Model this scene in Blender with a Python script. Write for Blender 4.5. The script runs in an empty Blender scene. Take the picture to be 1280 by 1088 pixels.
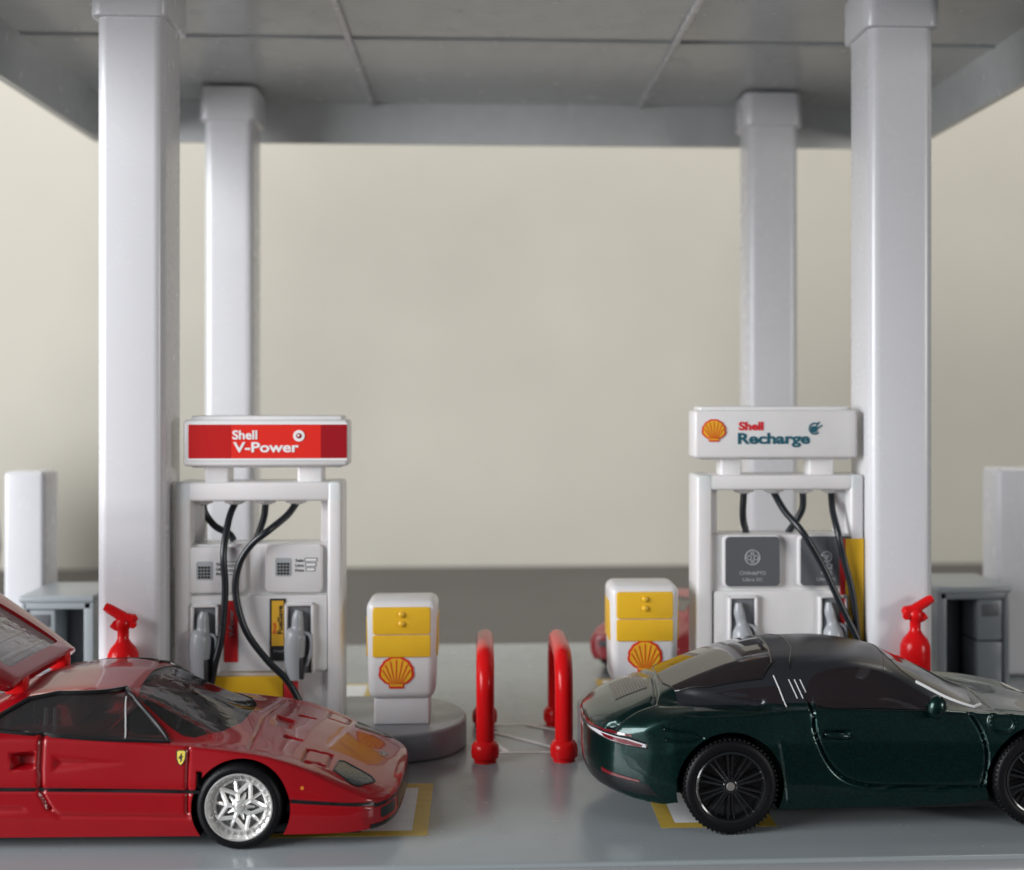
import bpy, bmesh, math, random
import numpy as np
from mathutils import Vector, Matrix
from mathutils.bvhtree import BVHTree
random.seed(7)
SC = bpy.context.scene
COL = SC.collection
PI = math.pi
# ---------------------------------------------------------------- camera, world, lamps (1 unit = 1 cm)
CH = 5.6; F = 1700.0; YAW = math.radians(3.0); CX = 689.0; CY = 490.0
cd = bpy.data.cameras.new('camera'); cam = bpy.data.objects.new('camera', cd); COL.objects.link(cam)
cam.location = (0, 0, CH); cam.rotation_euler = (PI/2, 0, -YAW)
cd.sensor_width = 36; cd.lens = 36*F/1280
cd.shift_x = (640-CX)/1280; cd.shift_y = (CY-544)/1280
cd.clip_start = 0.5; cd.clip_end = 500
cd.dof.use_dof = True; cd.dof.focus_distance = 18.2; cd.dof.aperture_fstop = 0.27
SC.camera = cam
SC.render.resolution_x = 1024; SC.render.resolution_y = 870
W = bpy.data.worlds.new('World'); SC.world = W; W.use_nodes = True
bg = W.node_tree.nodes['Background']; bg.inputs[0].default_value = (0.80, 0.88, 1.0, 1); bg.inputs[1].default_value = 0.11
def area(name, loc, target, sx, sy, power, col):
    l = bpy.data.lights.new(name, 'AREA'); l.shape = 'RECTANGLE'; l.size = sx; l.size_y = sy; l.energy = power; l.color = col
    o = bpy.data.objects.new(name, l); COL.objects.link(o); o.location = loc
    o.rotation_euler = (Vector(target)-Vector(loc)).to_track_quat('-Z', 'Y').to_euler(); return o
area('window_light', (-44, -4, 15), (2, 21, 6), 30, 27, 36000, (0.96, 0.97, 1.0))
area('fill_light', (46, -16, 10), (2, 22, 7), 14, 12, 7600, (1.0, 0.97, 0.93))  # added fill from the right for the canopy skirt and right columns
area('wall_fill_light', (2, 42, 44), (4, 52, 20), 70, 10, 19000, (1.0, 0.96, 0.90))  # added light grazing the wall, brightens it towards the top
SC.view_settings.view_transform = 'Standard'; SC.view_settings.look = 'None'
SC.view_settings.exposure = 0.14; SC.view_settings.gamma = 1

def at(px, py, Y):
    """photo pixel -> (x, z) on the vertical plane at depth Y"""
    t = (px-CX)/F; c, s = math.cos(YAW), math.sin(YAW)
    x = Y*(s+t*c)/(c-t*s); zc = Y*c+x*s
    return x, CH-(py-CY)*zc/F

# ---------------------------------------------------------------- materials
def mat(name, col, rough=0.4, metal=0.0, coat=0.0, bump=0.0, bscale=20, var=0.0, vscale=3, spec=0.5, sss=0.0, emit=None, rvar=0.0):
    m = bpy.data.materials.new(name); m.use_nodes = True; nt = m.node_tree; p = nt.nodes['Principled BSDF']
    p.inputs['Base Color'].default_value = (*col, 1); p.inputs['Roughness'].default_value = rough
    p.inputs['Metallic'].default_value = metal; p.inputs['Coat Weight'].default_value = coat
    p.inputs['Coat Roughness'].default_value = 0.03; p.inputs['Coat IOR'].default_value = 1.40; p.inputs['Specular IOR Level'].default_value = spec
    if sss: p.inputs['Subsurface Weight'].default_value = sss; p.inputs['Subsurface Scale'].default_value = 0.15
    tc = nt.nodes.new('ShaderNodeTexCoord')
    if bump:
        n = nt.nodes.new('ShaderNodeTexNoise'); n.inputs['Scale'].default_value = bscale; n.inputs['Detail'].default_value = 4
        b = nt.nodes.new('ShaderNodeBump'); b.inputs['Strength'].default_value = bump; b.inputs['Distance'].default_value = 0.02
        nt.links.new(tc.outputs['Object'], n.inputs['Vector']); nt.links.new(n.outputs['Fac'], b.inputs['Height']); nt.links.new(b.outputs['Normal'], p.inputs['Normal'])
        if coat: nt.links.new(b.outputs['Normal'], p.inputs['Coat Normal'])
    if var:
        n = nt.nodes.new('ShaderNodeTexNoise'); n.inputs['Scale'].default_value = vscale; n.inputs['Detail'].default_value = 5
        r = nt.nodes.new('ShaderNodeMapRange'); r.inputs['From Min'].default_value = .3; r.inputs['From Max'].default_value = .7
        r.inputs['To Min'].default_value = 1-var; r.inputs['To Max'].default_value = 1+var
        mx = nt.nodes.new('ShaderNodeVectorMath'); mx.operation = 'SCALE'; mx.inputs[0].default_value = col
        nt.links.new(tc.outputs['Object'], n.inputs['Vector']); nt.links.new(n.outputs['Fac'], r.inputs['Value'])
        nt.links.new(r.outputs[0], mx.inputs['Scale']); nt.links.new(mx.outputs[0], p.inputs['Base Color'])
    if rvar:
        n = nt.nodes.new('ShaderNodeTexNoise'); n.inputs['Scale'].default_value = 2.5; n.inputs['Detail'].default_value = 8
        r = nt.nodes.new('ShaderNodeMapRange'); r.inputs['From Min'].default_value = .35; r.inputs['From Max'].default_value = .7
        r.inputs['To Min'].default_value = rough; r.inputs['To Max'].default_value = rough+rvar
        nt.links.new(tc.outputs['Object'], n.inputs['Vector']); nt.links.new(n.outputs['Fac'], r.inputs['Value']); nt.links.new(r.outputs[0], p.inputs['Roughness'])
    return m
def glassmat(name, tint, opac, rough=0.03, bs=.07):
    m = bpy.data.materials.new(name); m.use_nodes = True; nt = m.node_tree; nt.nodes.clear()
    out = nt.nodes.new('ShaderNodeOutputMaterial'); tr = nt.nodes.new('ShaderNodeBsdfTransparent'); tr.inputs[0].default_value = (*tint, 1)
    df = nt.nodes.new('ShaderNodeBsdfDiffuse'); df.inputs[0].default_value = (.55, .53, .53, 1)
    gl = nt.nodes.new('ShaderNodeBsdfGlossy'); gl.inputs['Roughness'].default_value = rough
    lw = nt.nodes.new('ShaderNodeFresnel'); lw.inputs['IOR'].default_value = 1.6
    tc = nt.nodes.new('ShaderNodeTexCoord'); no = nt.nodes.new('ShaderNodeTexNoise'); no.inputs['Scale'].default_value = 5
    bp = nt.nodes.new('ShaderNodeBump'); bp.inputs['Strength'].default_value = bs; bp.inputs['Distance'].default_value = .05
    nt.links.new(tc.outputs['Object'], no.inputs['Vector']); nt.links.new(no.outputs['Fac'], bp.inputs['Height']); nt.links.new(bp.outputs[0], gl.inputs['Normal'])
    m1 = nt.nodes.new('ShaderNodeMixShader'); m1.inputs[0].default_value = opac
    m2 = nt.nodes.new('ShaderNodeMixShader')
    nt.links.new(tr.outputs[0], m1.inputs[1]); nt.links.new(df.outputs[0], m1.inputs[2])
    nt.links.new(lw.outputs[0], m2.inputs[0]); nt.links.new(m1.outputs[0], m2.inputs[1]); nt.links.new(gl.outputs[0], m2.inputs[2])
    nt.links.new(m2.outputs[0], out.inputs[0]); return m
M = dict(
    white=mat('white_plastic', (.72, .705, .70), .30, bump=.03, bscale=5, var=.02, sss=.12),
    column=mat('column_plastic', (.66, .66, .68), .26, bump=.02, bscale=1.2, var=.012, vscale=.8, rvar=.02),
    canopy=mat('canopy_plastic', (.55, .57, .575), .20, bump=.02, bscale=.5, var=.03, rvar=.08),
    ground=mat('ground_plastic', (.27, .30, .312),   .20, bump=.004, bscale=2, var=.03, vscale=.6, rvar=.08),
    rim=mat('rim_plastic', (.45, .46, .48), .35, bump=.04, bscale=8),
    island=mat('island_plastic', (.27, .285, .30), .28, bump=.06, bscale=5, var=.03, rvar=.12),
    kiosk=mat('kiosk_plastic', (.19, .21, .225), .30, bump=.05),
    kiosklite=mat('kiosk_light_plastic', (.30, .33, .345), .28, bump=.05),
    dark=mat('dark_recess', (.035, .035, .04), .5),
    grey=mat('nozzle_grey', (.36, .38, .40), .30, bump=.05),
    darkgrey=mat('panel_grey', (.10, .105, .115), .4),
    recess=mat('recess_grey', (.16, .17, .18), .4),
    black=mat('black_rubber', (.008, .009, .011), .38, bump=.05),
    tyre=mat('tyre_rubber', (.004, .004, .005), .45, bump=.2, bscale=40, spec=.2),
    hose=mat('hose_rubber', (.010, .013, .017), .32),
    yellow=mat('yellow_paint', (.80, .47, .025), .32, bump=.05, var=.03),
    yellowline=mat('yellow_line_paint', (.60, .42, .07), .4, var=.08, vscale=8),
    whiteline=mat('white_line_paint', (.82, .83, .83), .6, var=.06, vscale=8),
    redplastic=mat('red_plastic', (.66, .008, .010), .22, bump=.03, bscale=4, sss=.05, spec=.22),
    signred=mat('sign_red', (.72, .025, .015), .32), signmid=mat('sign_mid_red', (.50, .012, .012), .32), signdark=mat('sign_dark_red', (.32, .006, .012), .32),
    stickred=mat('sticker_red', (.55, .02, .025), .4), stickyel=mat('sticker_yellow', (.75, .42, .04), .4),
    logored=mat('logo_red', (.70, .03, .012), .4), logoyel=mat('logo_yellow', (.85, .45, .03), .4),
    ink=mat('ink_black', (.02, .02, .02), .5), inkwhite=mat('ink_white', (.80, .80, .80), .5), inkgrey=mat('ink_light_grey', (.38, .40, .41), .5),
    teal=mat('ink_teal', (.012, .10, .14), .4), inkred=mat('ink_red', (.65, .02, .03), .4),
    carred=mat('car_red_paint', (.27, .0010, .005), .38, coat=.75, bump=.02, bscale=2.5, var=.03, spec=.25),
    farred=mat('car_far_red_paint', (.30, .008, .015), .35, coat=.35),
    carblack=mat('car_black_trim', (.006, .006, .007), .3, coat=.3),
    roofblack=mat('car_roof_black', (.016, .017, .021), .30, bump=.05, bscale=60),
    darkglass=mat('tinted_glass', (.014, .010, .011), .06, coat=.35, bump=.02, bscale=2),
    silver=mat('wheel_silver', (.82, .81, .79), .20, metal=.6, bump=.05),
    silverline=mat('silver_print', (.7, .7, .7), .3, metal=.4),
    blackrim=mat('wheel_black', (.008, .008, .009), .16, coat=.6),
    hub=mat('axle_grey', (.16, .15, .14), .5),
    lamp=mat('headlamp_glass', (.04, .05, .055), .12, coat=.2, spec=.4, bump=.4, bscale=30),
    taillite=mat('tail_lamp_white', (.55, .53, .55), .1, coat=1.0), tailred=mat('tail_lamp_red', (.13, .005, .01), .12, coat=1.0),
    seat=mat('seat_red', (.80, .04, .03), .5), interior=mat('interior_black', (.05, .05, .055), .5),
    badge=mat('badge_yellow', (.78, .62, .10), .35), amber=mat('amber_marker', (.6, .18, .02), .3),
    glass=glassmat('clear_window', (.80, .79, .79), .035), palelouvre=glassmat('pale_rear_window', (.8, .72, .72), .55, .10, .5),  # rear window: its bright reflection is put in as pale diffuse colour
    wall=mat('wall_paint', (.555, .53, .458), .75, bump=.1, bscale=.4, var=.16, vscale=.05),
    table=mat('table_dark', (.058, .053, .051), .55, var=.12, vscale=.25),
    darkmatte=mat('dark_matte', (.03, .03, .04), .8),
)
# green flake paint
def greenpaint():
    m = mat('car_green_paint', (.006, .060, .050), .30, metal=.7, coat=1.0)
    nt = m.node_tree; p = nt.nodes['Principled BSDF']; p.inputs['Coat Weight'].default_value = .65; tc = nt.nodes.new('ShaderNodeTexCoord')
    v = nt.nodes.new('ShaderNodeTexVoronoi'); v.inputs['Scale'].default_value = 45
    r = nt.nodes.new('ShaderNodeMapRange'); r.inputs['To Min'].default_value = .75; r.inputs['To Max'].default_value = 1.5
    s = nt.nodes.new('ShaderNodeSeparateColor'); mx = nt.nodes.new('ShaderNodeVectorMath'); mx.operation = 'SCALE'; mx.inputs[0].default_value = (.001, .019, .016)
    nt.links.new(tc.outputs['Object'], v.inputs['Vector']); nt.links.new(v.outputs['Color'], s.inputs[0]); nt.links.new(s.outputs[0], r.inputs['Value'])
    nt.links.new(r.outputs[0], mx.inputs['Scale']); nt.links.new(mx.outputs[0], p.inputs['Base Color']); return m
M['green'] = greenpaint()

# ---------------------------------------------------------------- mesh helpers
def finish(bm, ang=38):
    bmesh.ops.recalc_face_normals(bm, faces=bm.faces)
    for f in bm.faces: f.smooth = True
    a = math.radians(ang)
    for e in bm.edges:
        if len(e.link_faces) == 2: e.smooth = e.calc_face_angle(0) < a
def obj(name, bm, m, parent=None, ang=38, recalc=True):
    me = bpy.data.meshes.new(name)
    if isinstance(bm, list): bm = join(bm)
    if recalc: finish(bm, ang)
    bm.to_mesh(me); bm.free()
    for mm in (m if isinstance(m, (list, tuple)) else [m]): me.materials.append(mm)
    o = bpy.data.objects.new(name, me); COL.objects.link(o); o.parent = parent; return o
def join(l):
    out = bmesh.new()
    for b in l:
        me = bpy.data.meshes.new('t'); b.to_mesh(me); b.free(); out.from_mesh(me); bpy.data.meshes.remove(me)
    return out
def tag(o, label, cat, group=None):
    o['label'] = label; o['category'] = cat
    if group: o['group'] = group
    return o
def thing(name, label, cat, loc=(0, 0, 0), rz=0, group=None):
    o = bpy.data.objects.new(name, None); COL.objects.link(o); o.location = loc; o.rotation_euler = (0, 0, rz)
    return tag(o, label, cat, group)
def struct(name, bm, m, parent=None):
    o = obj(name, bm, m, parent); o['kind'] = 'structure'; return o
def box(x0, x1, y0, y1, z0, z1, r=0.0, seg=3):
    bm = bmesh.new(); bmesh.ops.create_cube(bm, size=1)
    for v in bm.verts: v.co = ((x0+x1)/2+v.co.x*(x1-x0), (y0+y1)/2+v.co.y*(y1-y0), (z0+z1)/2+v.co.z*(z1-z0))
    if r: bmesh.ops.bevel(bm, geom=list(bm.edges), offset=r, segments=seg, profile=.5, affect='EDGES')
    return bm
XY = lambda u, v, w: (u, v, w)
XZ = lambda u, v, w: (u, w, v)
YZ = lambda u, v, w: (w, u, v)
def prism(poly, w0, w1, fn=XZ, r=0.0, seg=2):
    bm = bmesh.new(); a = [bm.verts.new(fn(u, v, w0)) for u, v in poly]; b = [bm.verts.new(fn(u, v, w1)) for u, v in poly]
    n = len(poly); fa = bm.faces.new(a); fb = bm.faces.new(b[::-1])
    for i in range(n): bm.faces.new((a[(i+1) % n], a[i], b[i], b[(i+1) % n]))
    bmesh.ops.recalc_face_normals(bm, faces=bm.faces)
    if r: bmesh.ops.bevel(bm, geom=list(fa.edges)+list(fb.edges), offset=r, segments=seg, profile=.5, affect='EDGES')
    return bm
def rrect(x0, x1, z0, z1, r, n=5):
    p = []
    for cx, cz, a0 in ((x1-r, z1-r, 0), (x0+r, z1-r, 90), (x0+r, z0+r, 180), (x1-r, z0+r, 270)):
        for i in range(n+1):
            a = math.radians(a0+90*i/n); p.append((cx+r*math.cos(a), cz+r*math.sin(a)))
    return p
def circ(cx, cz, r, n=24, a0=0): return [(cx+r*math.cos(a0+2*PI*i/n), cz+r*math.sin(a0+2*PI*i/n)) for i in range(n)]
def catmull(pts, n=8, closed=False):
    pts = [Vector(p) for p in pts]; out = []; N = len(pts)
    for i in range(N if closed else N-1):
        g = (lambda k: pts[k % N]) if closed else (lambda k: pts[min(max(k, 0), N-1)])
        p0, p1, p2, p3 = g(i-1), g(i), g(i+1), g(i+2)
        for k in range(n):
            t = k/n; out.append(.5*((2*p1)+(p2-p0)*t+(2*p0-5*p1+4*p2-p3)*t*t+(3*p1-p0-3*p2+p3)*t**3))
    if not closed: out.append(pts[-1])
    return out
def tube(pts, r, n=14, closed=False, caps=True):
    bm = bmesh.new(); pts = [Vector(p) for p in pts]; N = len(pts); rs = r if isinstance(r, (list, tuple)) else [r]*N
    rings = []; up = None
    for i, p in enumerate(pts):
        a = pts[i-1] if (i > 0 or closed) else p; b = pts[(i+1) % N] if (i < N-1 or closed) else p
        t = (b-a).normalized()
        if up is None: up = t.orthogonal().normalized()
        else: up = (up-t*up.dot(t)).normalized()
        s = t.cross(up)
        rings.append([bm.verts.new(p+(up*math.cos(2*PI*k/n)+s*math.sin(2*PI*k/n))*rs[i]) for k in range(n)])
    for i in range(N if closed else N-1):
        A, B = rings[i], rings[(i+1) % N]
        for k in range(n): bm.faces.new((A[k], A[(k+1) % n], B[(k+1) % n], B[k]))
    if caps and not closed: bm.faces.new(rings[0][::-1]); bm.faces.new(rings[-1])
    return bm
def lathe(prof, n=40, mtx=None, cap=True):
    """prof: (radius, height) about local z"""
    bm = bmesh.new(); rings = []
    for r, h in prof: rings.append([bm.verts.new((r*math.cos(2*PI*k/n), r*math.sin(2*PI*k/n), h)) for k in range(n)] if r > 1e-5 else [bm.verts.new((0, 0, h))])
    for A, B in zip(rings, rings[1:]):
        if len(A) == 1 and len(B) == 1: continue
        for k in range(n):
            if len(A) == 1: bm.faces.new((A[0], B[(k+1) % n], B[k]))
            elif len(B) == 1: bm.faces.new((A[k], A[(k+1) % n], B[0]))
            else: bm.faces.new((A[k], A[(k+1) % n], B[(k+1) % n], B[k]))
    if cap:
        if len(rings[0]) > 1: bm.faces.new(rings[0][::-1])
        if len(rings[-1]) > 1: bm.faces.new(rings[-1])
    if mtx is not None: bmesh.ops.transform(bm, matrix=mtx, verts=bm.verts)
    return bm
def T(x, y, z): return Matrix.Translation((x, y, z))
def R(a, ax): return Matrix.Rotation(a, 4, ax)
def text_bm(s, size, bold=0.0, align='LEFT', extrude=0.0, shear=0.0, spacing=1.0):
    c = bpy.data.curves.new('t', 'FONT'); c.body = s; c.size = size; c.align_x = align; c.offset = bold; c.extrude = extrude; c.shear = shear
    c.space_character = spacing; c.resolution_u = 4; c.fill_mode = 'BOTH' if extrude else 'FRONT'
    o = bpy.data.objects.new('t', c); COL.objects.link(o); dg = bpy.context.evaluated_depsgraph_get(); dg.update()
    me = bpy.data.meshes.new_from_object(o.evaluated_get(dg)); bm = bmesh.new(); bm.from_mesh(me)
    bpy.data.objects.remove(o); bpy.data.meshes.remove(me); return bm
def text_on_front(s, x, z, y, height, width=None, bold=.0, extrude=.006, spacing=1.0, rot=0):
    """lettering standing on a wall that faces -y; (x, z) = lower left corner; height of capitals"""
    bm = text_bm(s, 1.0, bold, 'LEFT', 0, 0, spacing)
    xs = [v.co.x for v in bm.verts]; x0, x1 = min(xs), max(xs)
    sc = height/.70; sx = sc if width is None else width/(x1-x0)
    ex = bmesh.ops.extrude_face_region(bm, geom=list(bm.faces))
    for v in [g for g in ex['geom'] if isinstance(g, bmesh.types.BMVert)]: v.co.z += 1
    for v in bm.verts:
        a, b, c = (v.co.x-x0)*sx, v.co.y*sc, v.co.z*extrude
        if rot: a, b = a*math.cos(rot)-b*math.sin(rot), a*math.sin(rot)+b*math.cos(rot)
        v.co = (x+a, y-c, z+b)
    return bm
def boolean(o, cutters, op='DIFFERENCE'):
    for bm in cutters:
        me = bpy.data.meshes.new('c'); bmesh.ops.recalc_face_normals(bm, faces=bm.faces); bm.to_mesh(me); bm.free(); c = bpy.data.objects.new('c', me); COL.objects.link(c); c.parent = o.parent; me.materials.append(M['carblack'])
        md = o.modifiers.new('b', 'BOOLEAN'); md.operation = op; md.object = c; md.solver = 'MANIFOLD'
        dg = bpy.context.evaluated_depsgraph_get(); dg.update()
        nm = bpy.data.meshes.new_from_object(o.evaluated_get(dg)); o.modifiers.clear(); old = o.data; nm.name = old.name; o.data = nm
        bpy.data.meshes.remove(old); bpy.data.objects.remove(c); bpy.data.meshes.remove(me)
    bm = bmesh.new(); bm.from_mesh(o.data)
    for f in bm.faces: f.smooth = True
    for e in bm.edges:
        if len(e.link_faces) == 2: e.smooth = e.calc_face_angle(0) < math.radians(35)
    bm.to_mesh(o.data); bm.free()
# pecten outline
def pecten(cx, cz, w):
    r = w/2; out = []; c0 = -0.28*r
    for i in range(0, 8):
        a0 = math.radians(-22+i*(224/8)); a1 = math.radians(-22+(i+1)*(224/8))
        for k in range(5):
            a = a0+(a1-a0)*k/5; bulge = 1+.045*math.sin(PI*k/5)
            rr = r*(1.0-.06*abs(math.sin((a-PI/2))))*bulge
            out.append((cx+rr*math.cos(a), cz+c0*.2+rr*.93*math.sin(a)))
    out += [(cx-r*.62, cz-.62*r), (cx-r*.42, cz-.68*r), (cx-r*.40, cz-.90*r), (cx+r*.40, cz-.90*r), (cx+r*.42, cz-.68*r), (cx+r*.62, cz-.62*r)]
    return out
def pecten_logo(cx, cz, w, y, parent):
    o = obj('shell_emblem', prism(pecten(cx, cz, w), y-.012, y, XZ), M['logored'], parent, 30)
    obj('emblem_shell', prism(pecten(cx, cz, w*.86), y-.020, y-.0125, XZ), M['logoyel'], o, 30)
    rays = []
    for k in range(-3, 4):
        a = PI/2-k*math.radians(25); bx, bz = cx+k*w*.042, cz-w*.33
        ex, ez = cx+w*.39*math.cos(a)*1.0, cz-.03*w+w*.37*math.sin(a)*.98
        d = Vector((ex-bx, ez-bz)); nrm = Vector((-d.y, d.x)).normalized()*w*.014
        rays.append(prism([(bx-nrm.x*.6, bz-nrm.y*.6), (bx+nrm.x*.6, bz+nrm.y*.6), (ex+nrm.x, ez+nrm.y), (ex-nrm.x, ez-nrm.y)], y-.026, y-.0202, XZ))
    obj('emblem_rays', rays, M['logored'], o, 30)
    return o

# ---------------------------------------------------------------- the setting
RX0, RX1 = -9.9, 11.1
Yf, Yb = 16.12, 30.3
g = struct('ground', box(RX0, RX1, Yf, Yb, -.9, 0, .05), M['ground'])
struct('ground_rim', box(RX0-.3, RX1+.3, Yf-.42, Yf-.004, -1.0, -.035, .06), M['rim'])
struct('table', box(-90, 100, -40, 51.6, -3.0, -1.02, .05), M['table'])
struct('wall', box(-120, 130, 51.7, 54, -30, 90), M['wall'])
def quad(pts, z): return prism(pts, z-.002, z, XY)
def frame_marking(x0, x1, y0, y1, t):
    struct('yellow_bay_line', [quad([(x0, y0), (x1, y0), (x1, y0+t), (x0, y0+t)], .005), quad([(x0, y1-t), (x1, y1-t), (x1, y1), (x0, y1)], .005),
        quad([(x0, y0+t), (x0+t, y0+t), (x0+t, y1-t), (x0, y1-t)], .005), quad([(x1-t, y0+t), (x1, y0+t), (x1, y1-t), (x1-t, y1-t)], .005)], M['yellowline'])
    struct('white_bay_field', quad([(x0+t, y0+t), (x1-t, y0+t), (x1-t, y1-t), (x0+t, y1-t)], .004), M['whiteline'])
xr = at(538, 1010, 18.3)[0]
frame_marking(xr-2.3, xr, 17.22, 19.5, .20)
xl = at(826, 1030, 17.4)[0]
frame_marking(xl, xl+1.5, 17.35, 19.6, .20)
frame_marking(-6.6, at(462, 870, 25)[0], 24.0, 26.2, .12)
frame_marking(at(752, 870, 25)[0], 7.8, 24.2, 26.4, .12)
# hatch between the hoops
def stripe(a, b, w, z=.006):
    a, b = Vector(a), Vector(b); d = (b-a).normalized(); n = Vector((-d.y, d.x))*w/2
    return quad([tuple(a-n), tuple(b-n), tuple(b+n), tuple(a+n)], z)
hx0, hx1, hy0, hy1 = -.02, 1.5, 21.1, 22.85
struct('white_hatch_lines', [stripe((hx0-.1, hy0), (hx1, hy0), .095), stripe((hx0-.1, hy1), (hx1, hy1), .095), stripe((hx0, hy1-.4), (.42, hy0+.02), .095, .0085),
    stripe((hx0+.12, hy1-.35), (hx1-.2, hy0+.1), .095, .011), stripe((.78, hy1-.02), (hx1, hy1-.62), .095, .0135)], M['whiteline'])

# ---------------------------------------------------------------- canopy and columns
can = thing('station_canopy', 'wide flat pale grey canopy roof over the pumps, seen from below with thin ribs', 'canopy', (.65, 21, 0))
def L0(o): return lambda b: (bmesh.ops.translate(b, vec=(-o.location.x, -o.location.y, -o.location.z), verts=b.verts), b)[1]
lc = L0(can)
cx0, cx1, cy0, cy1 = -8.62, 9.98, 10.5, 31.0
obj('roof_panel', lc(box(cx0, cx1, cy0, cy1, 12.1, 12.5)), M['canopy'], can)
sk = [prism([(cx0-.0, 11.2), (cx0+.16, 11.2), (cx0+.30, 12.099), (cx0, 12.099)], cy0, cy1, XZ, .03),
      prism([(cx1-.16, 11.2), (cx1, 11.2), (cx1, 12.099), (cx1-.30, 12.099)], cy0, cy1, XZ, .03),
      prism([(cy1-.16, 11.2), (cy1, 11.2), (cy1, 12.097), (cy1-.30, 12.097)], cx0+.2, cx1-.2, YZ, .03)]
for s_ in sk: obj('skirt', lc(s_), M['canopy'], can)
for xx in (-2.40, 3.62): obj('rib', lc(box(xx-.055, xx+.055, cy0, cy1-.3, 12.0, 12.098, .015)), M['column'], can)
for yy in (25.15, 19.2): obj('cross_rib', lc(box(cx0+.3, cx1-.3, yy-.06, yy+.06, 12.06, 12.097, .015)), M['canopy'], can)
def column(x0, x1, y0, y1, label, zb=0.0):
    c = thing('column', label, 'column', ((x0+x1)/2, (y0+y1)/2, zb), 0, 'canopy columns'); l = L0(c)
    b = prism(rrect(x0, x1, y0, y1, .17, 6), zb, 11.6, XY)
    # shallow moulded groove on the inner faces
    obj('shaft', l(b), M['column'], c, 25)
    obj('mould_line', l(box(x0+.30, x0+.33, y0+.2, y1-.2, zb+.1, 11.5)), M['column'], c) if False else None
    obj('collar', l(prism(rrect(x0-.09, x1+.09, y0-.09, y1+.09, .2, 6), 11.32, 12.04, XY, .04)), M['column'], c, 25)
    return c
def colx(pl, pr, Y): return at(pl, 500, Y)[0], at(pr, 500, Y)[0]
yF = 21.05
a, b = colx(120, 205, yF); column(a, b, yF, yF+1.25, 'tall pale grey column beside the left pump, its collar above the frame', .46)
a2, b2 = colx(1091, 1168, yF); column(b2-(b-a), b2, yF, yF+1.25, 'tall pale grey column right of the charging post, collar visible at the top', .6)
a, b = colx(255, 316, 29.0); column(a, b, 29.0, 30.1, 'far blurred grey column seen behind the pump with the red sign')
a, b = colx(936, 998, 29.0); column(a, b, 29.0, 30.1, 'far blurred grey column seen behind the white charging sign, with broad collar')

# ---------------------------------------------------------------- islands
def island(xa, xb, ya, yb, z, flip, label, loc):
    o = thing('pump_island', label, 'pump island', loc, 0, 'pump islands'); l = L0(o)
    c = .55; r = []
    end = [(xb-1.05, ya), (xb-.42, ya+.30), (xb-.10, ya+.75), (xb, ya+1.25), (xb-.08, ya+1.8), (xb-.4, yb-.35), (xb-1.0, yb)]
    end = [(p.x, p.y) for p in catmull([(p[0], p[1], 0) for p in end], 5)]
    poly = [(xa, ya)]+end+[(xa, yb)]
    if flip: poly = [(xa+xb-p[0], p[1]) for p in poly][::-1]
    obj('island_kerb', l(prism(poly, 0.002, z, XY, .05, 3)), M['island'], o, 30); return o
xe = at(583, 930, 21.8)[0]
island(-7.2, xe, 20.45, 23.2, .45, False, 'grey rounded kerb island carrying the pump and the left white and yellow bin', (-3.7, 21.8, 0))
xs = at(722, 925, 21.9)[0]
island(xs, 8.6, 20.55, 23.2, .58, True, 'grey kerb island under the charging post, mostly hidden behind the green car', (5.2, 21.8, 0))

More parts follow.
